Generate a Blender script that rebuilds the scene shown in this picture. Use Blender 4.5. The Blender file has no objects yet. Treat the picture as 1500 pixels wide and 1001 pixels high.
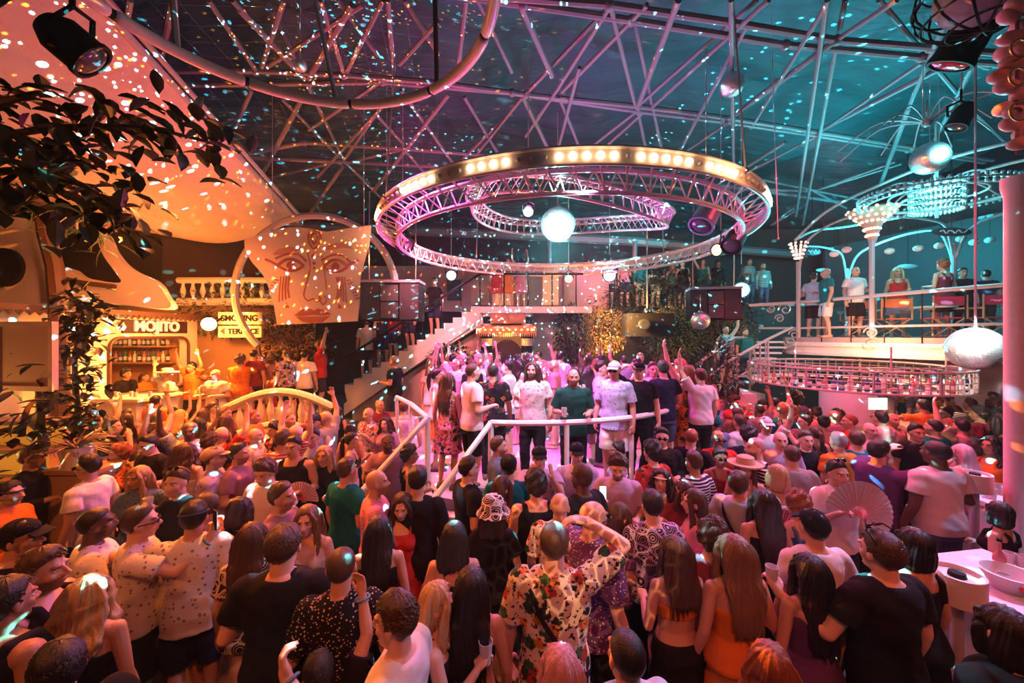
import bpy, bmesh, math, random
import numpy as np
from mathutils import Vector, Matrix
PI=math.pi
SC=bpy.context.scene; COL=SC.collection
# ---------------------------------------------------------------- camera, world, lights, exposure
CZ,FP,HY=3.1,555.,490.
cam=bpy.data.objects.new('camera',bpy.data.cameras.new('camera')); COL.objects.link(cam); SC.camera=cam
cam.location=(0,0,CZ); cam.rotation_euler=(PI/2,0,0)
cam.data.sensor_width=36; cam.data.lens=36*FP/1500; cam.data.shift_y=-(500.5-HY)/1500; cam.data.clip_start=.05
vs=SC.view_settings; vs.view_transform='Standard'; vs.look='None'; vs.gamma=1; vs.use_curve_mapping=False; vs.exposure=0.0
HAZE=.0019
SC.cycles.use_denoising=True; SC.cycles.max_bounces=5; SC.cycles.diffuse_bounces=2; SC.cycles.glossy_bounces=3; SC.cycles.transmission_bounces=4
SC.cycles.sample_clamp_indirect=4.0; SC.cycles.caustics_reflective=False; SC.cycles.caustics_refractive=False
wd=bpy.data.worlds.new('night'); SC.world=wd; wd.use_nodes=True
wd.node_tree.nodes['Background'].inputs[0].default_value=(.012,.022,.035,1); wd.node_tree.nodes['Background'].inputs[1].default_value=.5
hv=wd.node_tree.nodes.new('ShaderNodeVolumeScatter'); hv.inputs['Density'].default_value=HAZE; hv.inputs['Anisotropy'].default_value=.35
wd.node_tree.links.new(hv.outputs[0],wd.node_tree.nodes['World Output'].inputs['Volume']); SC.cycles.volume_bounces=0
def light(name,ty,loc,energy,col,target=None,size=.2,angle=60,blend=.4,parent=None):
    d=bpy.data.lights.new(name,ty); d.energy=energy; d.color=col
    if ty=='AREA': d.size=size
    else: d.shadow_soft_size=size
    if ty=='SPOT': d.spot_size=math.radians(angle); d.spot_blend=blend
    o=bpy.data.objects.new(name,d); COL.objects.link(o); o.location=loc
    if target is not None: o.rotation_euler=(Vector(target)-Vector(loc)).to_track_quat('-Z','Y').to_euler()
    return o
def P(px,py,Y): return Vector(((px-750)/FP*Y, Y, CZ-(py-HY)/FP*Y))
def speckle(lo,scale,thr,seed=0.,rot=(0,0,0),edge=False):
    """imitated mirror-ball beams: the lamp's light leaves it in many narrow rays"""
    d=lo.data; d.use_nodes=True; t=d.node_tree; em=next(n for n in t.nodes if n.type=='EMISSION')
    g=t.nodes.new('ShaderNodeNewGeometry'); mp=t.nodes.new('ShaderNodeMapping'); mp.inputs['Rotation'].default_value=rot; mp.inputs['Location'].default_value=(seed,seed*.7,0)
    v=t.nodes.new('ShaderNodeTexVoronoi'); v.inputs['Scale'].default_value=scale; v.inputs['Randomness'].default_value=1
    if edge: v.feature='DISTANCE_TO_EDGE'
    r=t.nodes.new('ShaderNodeValToRGB'); e=r.color_ramp.elements; e[0].position=thr; e[0].color=(1,1,1,1); e[1].position=thr*1.25; e[1].color=(0,0,0,1)
    c=t.nodes.new('ShaderNodeSeparateColor'); m=t.nodes.new('ShaderNodeMath'); m.operation='MULTIPLY'
    gt=t.nodes.new('ShaderNodeMath'); gt.operation='GREATER_THAN'; gt.inputs[1].default_value=.45
    t.links.new(g.outputs['Incoming'],mp.inputs[0]); t.links.new(mp.outputs[0],v.inputs['Vector']); t.links.new(v.outputs['Distance'],r.inputs[0])
    if edge: t.links.new(r.outputs[0],em.inputs['Strength']); return
    t.links.new(v.outputs['Color'],c.inputs[0]); t.links.new(c.outputs[0],gt.inputs[0]); t.links.new(r.outputs[0],m.inputs[0]); t.links.new(gt.outputs[0],m.inputs[1])
    t.links.new(m.outputs[0],em.inputs['Strength'])
ORANGE=(1,.22,.03); MAG=(1,.10,.62); TEAL=(.03,.62,.72)
# left bar and terrace: the big orange lamp and warm washes
light('bar_lamp_light','POINT',P(306,472,8.9)+Vector((0,-.15,-.1)),330,(1,.27,.04),size=.12)
light('left_orange_wash','SPOT',(-4.5,5.7,5.6),800,ORANGE,(-7.5,8,2.5),.3,95,.8)
light('canopy_wash','SPOT',(-7.4,7.4,3.9),95,(1,.2,.04),(-6.8,6.4,7.5),.3,130,.8)
light('banner_wash','SPOT',(-2.6,5.4,3.9),120,(1,.26,.14),P(455,405,8.6),.2,34,.6)
# crowd washes
light('front_left_wash','SPOT',(-4.6,-.6,5.4),460,(1, 0.23, 0.05),(-3.0,4.0,.8),.18,85,.8)
light('front_mid_wash','SPOT',(.6,-.8,5.6),400,(1, 0.19, 0.06),(.3,3.6,.8),.18,85,.8)
light('front_right_wash','SPOT',(4.4,-.6,5.4),300,(1, 0.15, 0.08),(3.6,4.2,.8),.18,85,.8)
light('crowd_left_top','SPOT',(-3.4,5.6,6.5),2400,(1, 0.21, 0.045),(-3.6,5.2,1),.3,105,.7)
light('crowd_right_top','SPOT',(5.0,6.2,6.4),2000,(1, 0.04, 0.1),(5.0,5.8,1),.3,110,.7)
light('crowd_left_magenta','SPOT',(.4,7.2,6.0),520,(1, 0.1, 0.6),(-2.8,3.6,1),.2,75,.7)
light('crowd_right_magenta','SPOT',(1.6,7.4,6.0),800,(1, 0.07, 0.5),(3.2,3.6,1),.2,75,.7)
light('crowd_right_blue','SPOT',(6.2,4.0,6.2),1500,(.45,.5,1),(3.6,3.4,1),.2,75,.7)
light('parapet_wash','SPOT',(-4.6,4.4,4.6),800,(1,.26,.08),P(150,400,8.3),.2,50,.7)
light('ball_glow_fill','POINT',P(817,329,7.35),110,(.1,.9,1),size=.1)  # added point light imitating the glow reflected by the centre ball
light('front_lilac','SPOT',(.9,3.6,6.3),170,(1,.5,.8),(-.6,1.9,1.5),.1,46,.6)
light('stair_wash','SPOT',(-1.4,7.6,5.6),1300,(1,.26,.30),(-3.0,11.2,2.8),.15,50,.6)
speckle(light('gobo_spot','SPOT',(.9,-.6,5.6),900,(1,.5,.25),P(870,765,2.6),.004,15,.2),55,.07,1.3,edge=True)
light('bar_flood','SPOT',P(300,466,8.7),900,(1,.30,.05),(-7.7,8.2,.9),.12,120,.7)
light('left_crowd_orange','SPOT',(-6.2,6.6,5.4),2300,(1,.22,.03),(-4.6,5.2,1),.15,95,.8)
# podium
light('podium_magenta','SPOT',(-1.6,5.2,6.4),3600,(1, 0.07, 0.72),(.3,7.6,1.6),.15,62,.5)
light('podium_magenta_far','SPOT',(2.8,10.8,5.2),2000,(1, 0.1, 0.75),(.3,7.4,1.6),.15,70,.5)
light('podium_white','SPOT',(.9,4.4,5.0),750,(0.85, 0.68, 1),(.3,6.4,1.6),.15,62,.6)
# roof washes from below
light('roof_pink','SPOT',(-1.2,8.2,3.4),720,(1, 0.015, 0.28),(-2.0,6.2,8),.3,150,.9)
light('roof_orange','SPOT',(-4.6,6.8,3.6),110,(1, 0.12, 0.05),(-3.6,5.8,8),.3,130,.9)
light('roof_teal','SPOT',(7.4,8.6,4.6),1250,(0.02, 0.6, 0.7),(6.6,6.4,8),.3,140,.9)
light('roof_teal_mid','SPOT',(2.2,7.0,5.4),50,(0.02, 0.55, 0.62),(2.6,6.0,8),.3,150,.9)
light('roof_violet','SPOT',(1.6,8.0,3.6),560,(0.75, 0.03, 0.8),(2.2,6.0,8),.3,140,.9)
for x_,y_,e_ in ((.35,6.7,15),(4.8,7.4,40),(9.0,9.7,38),(3.6,3.6,24)): light('added_fabric_fill','AREA',(x_,y_,7.95),e_,(.015,.6,.72),(x_,y_,20),size=3.6)  # unseen area lights added under the fabric to tint it teal
light('tier_pink','SPOT',(2.4,11.9,5.9),260,(1,.25,.45),(3.4,14.0,5.2),.2,120,.8)
# deck and round bar on the right
light('deck_teal','POINT',(10.2,10.6,5.6),620,TEAL,size=.3)
light('deck_pink','SPOT',(5.2,6.6,5.2),300,(1,.22,.42),(8.2,9.4,3.4),.2,70,.6)
light('cage_glow','POINT',(8.0,8.3,2.75),170,(1,.42,.18),size=.15)
light('cage_pink','SPOT',(4.4,5.4,5.0),260,(1,.2,.45),(7.0,7.6,2.2),.2,60,.6)
light('facade_pink','SPOT',(-1.5,8.6,5.2),360,(1,.2,.28),(0,12,3.6),.2,90,.7)
light('tier_teal','SPOT',(5.6,11.0,6.2),520,TEAL,(3.0,13.6,5),.2,100,.8)
light('shrub_gold','SPOT',(2.6,9.6,3.6),1500,(1,.42,.08),(4.2,12.0,3.0),.2,100,.8)
for i,(loc,en,col,sc) in enumerate([(P(817,329,8)+Vector((0,0,-.55)),42000,(.10,.85,.95),40),(P(817,329,8)+Vector((0,0,.6)),150000,(.10,.85,.95),46),(P(1428,511,5),14000,(.15,.8,.9),24),(P(1072,124,6.2)+Vector((0,0,.35)),42000,(.2,.85,.9),44),(P(520,190,6.2),6000,(1,.26,.02),34),(P(330,190,5.6),4500,(.35,.8,1),20)]):
    speckle(light('added_dot_lamp','POINT',loc,en,col,size=.004),sc,.19,3.1*i)  # added point lamps imitate mirror-ball dots; the last two have no ball

for a,b,en,col,ang in ((P(774,309,7.0),P(560,332,8.2),42000,(1,.3,.04),11),(P(1056,366,7.6),P(760,392,6.6),40000,(1,.3,.05),8),(P(833,408,11.0),P(822,330,8.2),27000,(1,.35,.05),8),(P(893,403,11.5),P(700,470,5),1500,(.4,.9,1),16),(P(1086,424,9.5),P(1200,300,7),2200,(.1,.9,1),22),(P(1490,262,6.0),P(1180,300,9.0),3500,(.1,.9,1),14),(P(661,403,11.9),P(640,520,6),300,(.6,.8,1),14)):
    light('haze_beam','SPOT',a,en,col,b,.03,ang,.25)
# ---------------------------------------------------------------- materials
class NT:
    def __init__(s,name):
        s.m=bpy.data.materials.new(name); s.m.use_nodes=True; s.t=s.m.node_tree; s.b=s.t.nodes['Principled BSDF']
    def n(s,ty,**k):
        x=s.t.nodes.new(ty)
        for a,b in k.items():
            if a.startswith('i_'): x.inputs[int(a[2:])].default_value=b
            else: setattr(x,a,b)
        return x
    def l(s,a,b): s.t.links.new(a,b)
    def math(s,op,a,b=None):
        x=s.n('ShaderNodeMath',operation=op)
        for i,q in enumerate((a,b)):
            if q is None: continue
            if isinstance(q,(int,float)): x.inputs[i].default_value=q
            else: s.l(q,x.inputs[i])
        return x.outputs[0]
    def mix(s,f,a,b,mode='MIX'):
        x=s.n('ShaderNodeMix',data_type='RGBA',blend_type=mode)
        for i,q in ((0,f),(6,a),(7,b)):
            if isinstance(q,(int,float)): x.inputs[i].default_value=q
            elif isinstance(q,(tuple,list)): x.inputs[i].default_value=(*q[:3],1)
            else: s.l(q,x.inputs[i])
        return x.outputs[2]
    def ramp(s,src,stops,interp='LINEAR'):
        x=s.n('ShaderNodeValToRGB'); x.color_ramp.interpolation=interp; e=x.color_ramp.elements
        while len(e)<len(stops): e.new(.5)
        for q,(p,c) in zip(e,stops): q.position=p; q.color=(*c,1) if len(c)==3 else c
        s.l(src,x.inputs[0]); return x.outputs[0]
    def co(s,sc=(1,1,1),out='Object'):
        c=s.n('ShaderNodeTexCoord'); m=s.n('ShaderNodeMapping'); m.inputs['Scale'].default_value=sc
        s.l(c.outputs[out],m.inputs[0]); return m.outputs[0]
    def noise(s,vec,scale,detail=3,out=0):
        x=s.n('ShaderNodeTexNoise'); x.inputs['Scale'].default_value=scale; x.inputs['Detail'].default_value=detail
        if vec is not None: s.l(vec,x.inputs['Vector'])
        return x.outputs[out]
    def bump(s,h,st=.3,d=.01):
        x=s.n('ShaderNodeBump'); x.inputs['Strength'].default_value=st; x.inputs['Distance'].default_value=d
        s.l(h,x.inputs['Height']); s.l(x.outputs[0],s.b.inputs['Normal'])
    def set(s,rough=.6,metal=0.,spec=.5,col=None,**k):
        s.b.inputs['Roughness'].default_value=rough; s.b.inputs['Metallic'].default_value=metal; s.b.inputs['Specular IOR Level'].default_value=spec
        if col is not None:
            if isinstance(col,(tuple,list)): s.b.inputs['Base Color'].default_value=(*col[:3],1)
            else: s.l(col,s.b.inputs['Base Color'])
        for a,b in k.items(): s.b.inputs[a.replace('_',' ')].default_value=b
        return s.m
    def objcol(s): return s.n('ShaderNodeObjectInfo').outputs['Color']
MATS={}
def plain(name,col,rough=.6,metal=0.,bump=0.,scale=20,var=.12,**k):
    if name in MATS: return MATS[name]
    t=NT(name); v=t.co(); nz=t.noise(v,scale)
    c=t.mix(nz,tuple(x*(1-var) for x in col),tuple(min(1,x*(1+var)) for x in col))
    if bump: t.bump(nz,bump)
    MATS[name]=t.set(rough,metal,col=c,**k); return MATS[name]
def glow(name,col,st,base=(.8,.8,.8)):
    if name in MATS: return MATS[name]
    t=NT(name); t.b.inputs['Emission Color'].default_value=(*col,1); t.b.inputs['Emission Strength'].default_value=st
    MATS[name]=t.set(.4,col=base); return MATS[name]
def m_skin():
    t=NT('skin'); oc=t.objcol()
    a=t.n('ShaderNodeAttribute',attribute_name='tint'); st=t.n('ShaderNodeAttribute',attribute_name='stubble')
    ob=t.n('ShaderNodeAttribute',attribute_name='beard',attribute_type='OBJECT')
    mul=t.mix(1.,oc,a.outputs['Color'],'MULTIPLY')
    c=t.mix(a.outputs['Alpha'],a.outputs['Color'],mul)
    v=t.co(); nz=t.noise(v,160,2)
    f=t.math('MULTIPLY',st.outputs['Fac'],ob.outputs['Fac'])
    c=t.mix(f,c,t.mix(1.,c,(.12,.09,.08),'MULTIPLY'))
    c=t.mix(t.math('MULTIPLY',t.noise(v,9,3),.25),c,t.mix(1.,c,(.8,.55,.5),'MULTIPLY'))
    t.bump(nz,.08,.004)
    return t.set(.42,col=c,Subsurface_Weight=.0)
def m_hair():
    t=NT('hair_strands'); oc=t.objcol(); v=t.co((70,70,5)); nz=t.noise(v,3,4)
    c=t.mix(nz,t.mix(1.,oc,(.45,.42,.4),'MULTIPLY'),t.mix(.35,oc,(1,.95,.85),'SCREEN') if 0 else oc)
    t.bump(nz,.6,.006); return t.set(.38,col=c)
def m_cloth(kind):
    t=NT('cloth_'+kind); oc=t.objcol(); v=t.co()
    wv=t.noise(v,14,4); c=oc
    if kind=='floral':
        vo=t.n('ShaderNodeTexVoronoi'); vo.inputs['Scale'].default_value=13; 
        wp=t.n('ShaderNodeTexNoise'); wp.inputs['Scale'].default_value=30; t.l(v,wp.inputs['Vector'])
        ad=t.n('ShaderNodeMix',data_type='VECTOR'); ad.inputs[0].default_value=.06; t.l(v,ad.inputs[4]); t.l(wp.outputs['Color'],ad.inputs[5]); t.l(ad.outputs[1],vo.inputs['Vector'])
        d=vo.outputs['Distance']
        hs=t.n('ShaderNodeSeparateColor'); t.l(vo.outputs['Color'],hs.inputs[0])
        pc=t.ramp(hs.outputs[0],[(0,(.35,.05,.04)),(.3,(.6,.2,.05)),(.55,(.02,.03,.02)),(.8,(.05,.12,.05))],'CONSTANT')
        c=t.mix(t.ramp(d,[(.0,(1,1,1)),(.42,(1,1,1)),(.47,(0,0,0))]),oc,pc)
        c=t.mix(t.ramp(t.noise(v,40,3),[(.56,(0,0,0)),(.6,(1,1,1))]),c,(.03,.03,.03))
    elif kind=='speckle':
        vo=t.n('ShaderNodeTexVoronoi'); vo.inputs['Scale'].default_value=55; t.l(v,vo.inputs['Vector'])
        c=t.mix(t.ramp(vo.outputs['Distance'],[(.22,(1,1,1)),(.3,(0,0,0))]),oc,(.75,.6,.4))
    elif kind=='stripe':
        wa=t.n('ShaderNodeTexWave',bands_direction='Z'); wa.inputs['Scale'].default_value=9; t.l(v,wa.inputs['Vector'])
        c=t.mix(t.ramp(wa.outputs['Fac'],[(.6,(0,0,0)),(.66,(1,1,1))]),oc,(.75,.72,.7))
    elif kind=='lace':
        vo=t.n('ShaderNodeTexVoronoi',feature='DISTANCE_TO_EDGE'); vo.inputs['Scale'].default_value=10; t.l(v,vo.inputs['Vector'])
        v2=t.n('ShaderNodeTexVoronoi'); v2.inputs['Scale'].default_value=10; t.l(v,v2.inputs['Vector'])
        wd=t.math('SINE',t.math('MULTIPLY',v2.outputs['Distance'],40))
        k1=t.ramp(vo.outputs['Distance'],[(.05,(1,1,1)),(.08,(0,0,0))]); k2=t.ramp(wd,[(.6,(0,0,0)),(.75,(1,1,1))])
        c=t.mix(t.math('MAXIMUM',k1,k2),(.05,.025,.03),oc)
    elif kind=='print':      # faint scattered print
        vo=t.n('ShaderNodeTexVoronoi'); vo.inputs['Scale'].default_value=24; t.l(v,vo.inputs['Vector'])
        c=t.mix(t.ramp(vo.outputs['Distance'],[(.2,(1,1,1)),(.28,(0,0,0))]),oc,t.mix(1.,oc,(.35,.28,.3),'MULTIPLY'))
    elif kind=='denim':
        c=t.mix(t.noise(v,220,2),t.mix(1.,oc,(.6,.6,.65),'MULTIPLY'),oc)
    elif kind=='leopard':
        c=t.mix(t.ramp(t.noise(v,26,2),[(.52,(0,0,0)),(.58,(1,1,1))]),oc,(.04,.02,.015))
    c=t.mix(t.math('MULTIPLY',wv,.3),c,t.mix(1.,c,(.55,.55,.58),'MULTIPLY'))
    hb=t.math('ADD',t.math('MULTIPLY',wv,1.),t.math('MULTIPLY',t.noise(v,300,1),.06)); t.bump(hb,.35,.02)
    return t.set(.9,spec=.12,col=c)
# ---------------------------------------------------------------- mesh builder
class MB:
    """collects closed pieces (lofts, tubes, ellipsoids, boxes) for ONE mesh"""
    def __init__(s): s.v=[]; s.f=[]; s.m=[]; s.cur=0
    def add(s, v, f):
        n=len(s.v); s.v+= [tuple(p) for p in v]; s.f+= [tuple(i+n for i in q) for q in f]; s.m+=[s.cur]*len(f); return s
    def loft(s, rings, cap=True, closed=False):
        k=len(rings[0]); v=[p for r in rings for p in r]; f=[]
        m=len(rings)
        for i in range(m if closed else m-1):
            a=i*k; b=((i+1)%m)*k
            for j in range(k):
                j2=(j+1)%k
                f.append((a+j,a+j2,b+j2,b+j))
        if cap and not closed:
            f.append(tuple(range(k))[::-1]); f.append(tuple((m-1)*k+j for j in range(k)))
        return s.add(v,f)
    def zloft(s, rows, n=20, pw=2.0):
        """rows: (z, rx, ry, cx, cy) superellipse rings along z"""
        rings=[]
        for (z,rx,ry,cx,cy) in rows:
            r=[]
            for j in range(n):
                a=2*PI*j/n; c,sn=math.cos(a),math.sin(a)
                r.append((cx+rx*math.copysign(abs(c)**(2/pw),c), cy+ry*math.copysign(abs(sn)**(2/pw),sn), z))
            rings.append(r)
        return s.loft(rings)
    def tube(s, pts, rad, n=8, rnd=False, closed=False, flat=1.0, up=None):
        pts=[Vector(p) for p in pts]
        if not hasattr(rad,'__len__'): rad=[rad]*len(pts)
        if rnd and not closed:
            d0=(pts[0]-pts[1]).normalized(); d1=(pts[-1]-pts[-2]).normalized()
            P=[];R=[]
            for t in (0.98,.8,.45): P.append(pts[0]+d0*rad[0]*t); R.append(rad[0]*math.sqrt(1-t*t))
            P+=pts; R+=list(rad)
            for t in (.45,.8,.98): P.append(pts[-1]+d1*rad[-1]*t); R.append(rad[-1]*math.sqrt(1-t*t))
            pts,rad=P,R
        rings=[]; m=len(pts); prev=Vector(up) if up else None
        for i,p in enumerate(pts):
            if closed: d=(pts[(i+1)%m]-pts[i-1])
            else: d=(pts[min(i+1,m-1)]-pts[max(i-1,0)])
            d=d.normalized() if d.length>1e-9 else Vector((0,0,1))
            if prev is None: prev=d.orthogonal()
            u=prev-d*prev.dot(d); u=u.normalized() if u.length>1e-6 else d.orthogonal().normalized()
            prev=u if not up else Vector(up); w=d.cross(u)
            rings.append([p+(u*math.cos(2*PI*j/n)*flat+w*math.sin(2*PI*j/n))*rad[i] for j in range(n)])
        return s.loft(rings,closed=closed)
    def ell(s, c, r, rot=None, nu=14, nv=9):
        c=Vector(c); r=r if hasattr(r,'__len__') else (r,r,r)
        v=[Vector((0,0,r[2]))]; f=[]
        for i in range(1,nv):
            t=PI*i/nv
            for j in range(nu):
                a=2*PI*j/nu; v.append(Vector((r[0]*math.sin(t)*math.cos(a), r[1]*math.sin(t)*math.sin(a), r[2]*math.cos(t))))
        v.append(Vector((0,0,-r[2]))); L=len(v)-1
        for j in range(nu): f.append((0,1+j,1+(j+1)%nu)); f.append((L,L-nu+(j+1)%nu,L-nu+j))
        for i in range(nv-2):
            for j in range(nu):
                a=1+i*nu; f.append((a+j,a+nu+j,a+nu+(j+1)%nu,a+(j+1)%nu))
        if rot is not None: v=[rot@p for p in v]
        return s.add([p+c for p in v],f)
    def box(s, c, h, rot=None):
        """centre c, half sizes h"""
        v=[Vector((x*h[0],y*h[1],z*h[2])) for x in (-1,1) for y in (-1,1) for z in (-1,1)]
        if rot is not None: v=[rot@p for p in v]
        c=Vector(c)
        return s.add([p+c for p in v],[(0,1,3,2),(4,6,7,5),(0,4,5,1),(2,3,7,6),(0,2,6,4),(1,5,7,3)])
    def quad(s,a,b,c,d): return s.add([a,b,c,d],[(0,1,2,3)])
    def prism(s, poly, d):
        """planar polygon (list of 3D points) pushed out by vector d"""
        d=Vector(d); k=len(poly); a=[Vector(p) for p in poly]
        return s.loft([a,[p+d for p in a]])
    def lathe(s, prof, c=(0,0,0), n=16):
        c=Vector(c)
        return s.loft([[c+Vector((max(r,1e-4)*math.cos(2*PI*j/n),max(r,1e-4)*math.sin(2*PI*j/n),z)) for j in range(n)] for (r,z) in prof])
    def mesh(s, name, mats=(), smooth=True):
        me=bpy.data.meshes.new(name); me.from_pydata(s.v,[],s.f)
        for m in mats: me.materials.append(m)
        if len(mats)>1: me.polygons.foreach_set('material_index',s.m)
        bm=bmesh.new(); bm.from_mesh(me); bmesh.ops.recalc_face_normals(bm,faces=bm.faces); bm.to_mesh(me); bm.free()
        if smooth:
            me.polygons.foreach_set('use_smooth',[True]*len(me.polygons))
            me.set_sharp_from_angle(angle=0.7)
        me.update(); return me
    def obj(s, name, mats, parent=None, smooth=True, **tags):
        me=s.mesh(name, mats if isinstance(mats,(list,tuple)) else (mats,), smooth)
        return put(name, me, parent, **tags)

def put(name, data, parent=None, loc=None, rz=None, **tags):
    o=bpy.data.objects.new(name, data); COL.objects.link(o)
    if parent is not None: o.parent=parent
    if loc is not None: o.location=loc
    if rz is not None: o.rotation_euler=(0,0,rz)
    for k,v in tags.items(): o[k]=v
    return o
def thing(name, label, category, loc=(0,0,0), rz=0, group=None):
    o=put(name,None,None,loc,rz,label=label,category=category); o.empty_display_size=.2
    if group: o['group']=group
    return o

# ---------------------------------------------------------------- voxel union (one continuous skin out of many closed pieces)
TMPS=bpy.data.scenes.new('tmp_build')
def union(mb, vox, smooth=4, fac=.5):
    me=bpy.data.meshes.new('tmp'); me.from_pydata(mb.v,[],mb.f)
    bm=bmesh.new(); bm.from_mesh(me); bmesh.ops.recalc_face_normals(bm,faces=bm.faces); bm.to_mesh(me); bm.free()
    o=bpy.data.objects.new('tmp',me); TMPS.collection.objects.link(o)
    r=o.modifiers.new('r','REMESH'); r.mode='VOXEL'; r.voxel_size=vox; r.use_smooth_shade=True
    if smooth:
        q=o.modifiers.new('s','SMOOTH'); q.iterations=smooth; q.factor=fac
    with bpy.context.temp_override(scene=TMPS,view_layer=TMPS.view_layers[0]): dg=bpy.context.evaluated_depsgraph_get()
    dg.update()
    out=bpy.data.meshes.new_from_object(o.evaluated_get(dg))
    bpy.data.objects.remove(o); bpy.data.meshes.remove(me)
    out.polygons.foreach_set('use_smooth',[True]*len(out.polygons))
    return out
def coords(me):
    a=np.empty(len(me.vertices)*3,np.float32); me.vertices.foreach_get('co',a); return a.reshape(-1,3).astype(np.float64)
def normals(me):
    a=np.empty(len(me.vertices)*3,np.float32); me.vertex_normals.foreach_get('vector',a); return a.reshape(-1,3).astype(np.float64)
def setco(me,a): me.vertices.foreach_set('co',a.astype(np.float32).ravel()); me.update()

# ---------------------------------------------------------------- the human figure (faces +Y, 1.75 m)
DIM={'m':dict(sh=.185,shr=.062,hip=.088,up=(.052,.041),fo=(.042,.028),th=(.09,.06),nk=.058,
  torso=[(.80,.10,.09,-.01),(.86,.160,.115,-.015),(.94,.172,.122,-.015),(1.02,.163,.115,-.01),(1.10,.155,.108,-.005),(1.2,.165,.115,0),(1.3,.182,.122,.0),(1.38,.186,.115,-.005),(1.43,.165,.095,-.012),(1.465,.11,.075,-.018),(1.49,.065,.06,-.02)]),
 'f':dict(sh=.158,shr=.05,hip=.085,up=(.043,.034),fo=(.035,.023),th=(.092,.055),nk=.047,
  torso=[(.80,.10,.09,-.015),(.86,.165,.12,-.02),(.93,.178,.128,-.02),(1.01,.160,.112,-.01),(1.10,.132,.093,0),(1.2,.14,.1,.0),(1.29,.155,.11,.0),(1.37,.155,.098,-.008),(1.42,.135,.08,-.015),(1.455,.09,.062,-.02),(1.48,.053,.05,-.02)])}
#  e = upper arm direction, w = forearm direction, h = hand direction (x = outward, y = forward), curl 0..1
ARM={'dn':((.22,-.06,-1),(.1,.3,-1),(-.05,.2,-1),.45),
 'bent':((.28,-.1,-1),(-.3,1,.12),(-.35,1,.15),.9),
 'drink':((.3,.3,-1),(-.3,.75,.75),(-.5,.6,.6),1.),
 'mouth':((.3,.65,-.75),(-.5,.05,.9),(-.6,.2,.7),1.),
 'up':((.45,.2,.85),(-.05,.25,1),(0,.2,1),.3),
 'point':((.3,.75,.5),(.05,.75,.7),(0,.7,.7),.55),
 'reach':((.25,.95,.05),(-.1,.9,.45),(-.1,.7,.6),.6),
 'phone':((.2,.75,-.35),(-.15,.75,.65),(-.1,.35,.95),.75),
 'out':((.75,.45,-.5),(.4,.8,.25),(.1,.9,.3),.6),
 'side':((.55,.1,-.8),(.35,.75,.35),(0,.5,.8),.9),
 'hug':((.95,.3,-.1),(.75,.65,.05),(.2,.9,-.1),.5),
 'head':((.75,.55,.45),(-.75,-.05,.5),(-.9,-.1,.1),.5),
 'hip':((.75,-.3,-.8),(-.75,.4,-.55),(-.7,.5,-.5),.5),
 'clap':((.1,.75,-.3),(-.45,.35,.85),(-.1,.1,1),.1),
 'wide':((.9,.05,.35),(.3,.15,1),(.1,.1,1),.25),
 'back':((.3,-.5,-.9),(-.5,.3,-.85),(-.5,.2,-.9),.5)}
def V3(*a): return Vector(a)
def skeleton(sex, L, R, yaw=0, pitch=0, lean=0, step=0):
    d=DIM[sex]; K={}
    for s,pose in ((-1,L),(1,R)):
        e,w,h,c=ARM[pose]
        fx=lambda t:V3(t[0]*s,t[1],t[2]).normalized()
        raise_=.03 if e[2]>.3 else 0
        S=V3(s*d['sh'],-.012,1.415+raise_); E=S+fx(e)*.285; W=E+fx(w)*.25
        K[s]=(S,E,W,fx(h),c,pose)
    rot=Matrix.Rotation(yaw,3,'Z')@Matrix.Rotation(pitch,3,'X')
    hc=V3(0,-.02,1.475)+rot@V3(0,.03,.145)
    return dict(arm=K,hr=rot,hc=hc,sex=sex,d=d,step=step,key=(sex,L,R,yaw,pitch,step))
def leg_pts(sk,s):
    st=sk['step']*s; d=sk['d']
    return V3(s*d['hip'],-.01,.9),V3(s*(d['hip']+.02),.03+.09*max(st,0),.49),V3(s*(d['hip']+.025),-.03+.1*st,.085)
def add_hand(mb,W,h,c,s,arm_dir):
    side=h.cross(V3(0,0,1)) if abs(h.z)<.9 else h.cross(V3(0,1,0))
    side=side.normalized()*(1 if side.x*s<0 else -1)          # thumb side points inward / forward
    if abs(h.z)>=.9: side=V3(-s*.5,.85,0); side=(side-h*side.dot(h)).normalized()
    pal=h.cross(side).normalized()
    if pal.dot(V3(-s,.4,-.3))<0: pal=-pal
    P=W+h*.05
    R=Matrix((side,pal,h)).transposed()
    mb.ell(P,(.041,.019,.055),R,12,8)
    for i,(o,l) in enumerate(((.029,.072),(.0105,.082),(-.0095,.076),(-.028,.060))):
        a=W+h*.088+side*o
        b=a+(h*math.cos(c*1.1)+pal*math.sin(c*1.1)).normalized()*l*.52+side*o*.12
        e=b+(h*math.cos(c*2.4)+pal*math.sin(c*2.4)).normalized()*l*.5
        mb.tube([a-h*.02,a,b,e],[.0105,.0102,.0092,.0075],8,True)
    t0=W+h*.025+side*.028
    t1=t0+(side*.8+h*.65+pal*.3*c).normalized()*.042
    t2=t1+(side*.15+h*.9+pal*.8*c).normalized()*.034
    mb.tube([t0,t1,t2],[.015,.0115,.0088],8,True)
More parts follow.
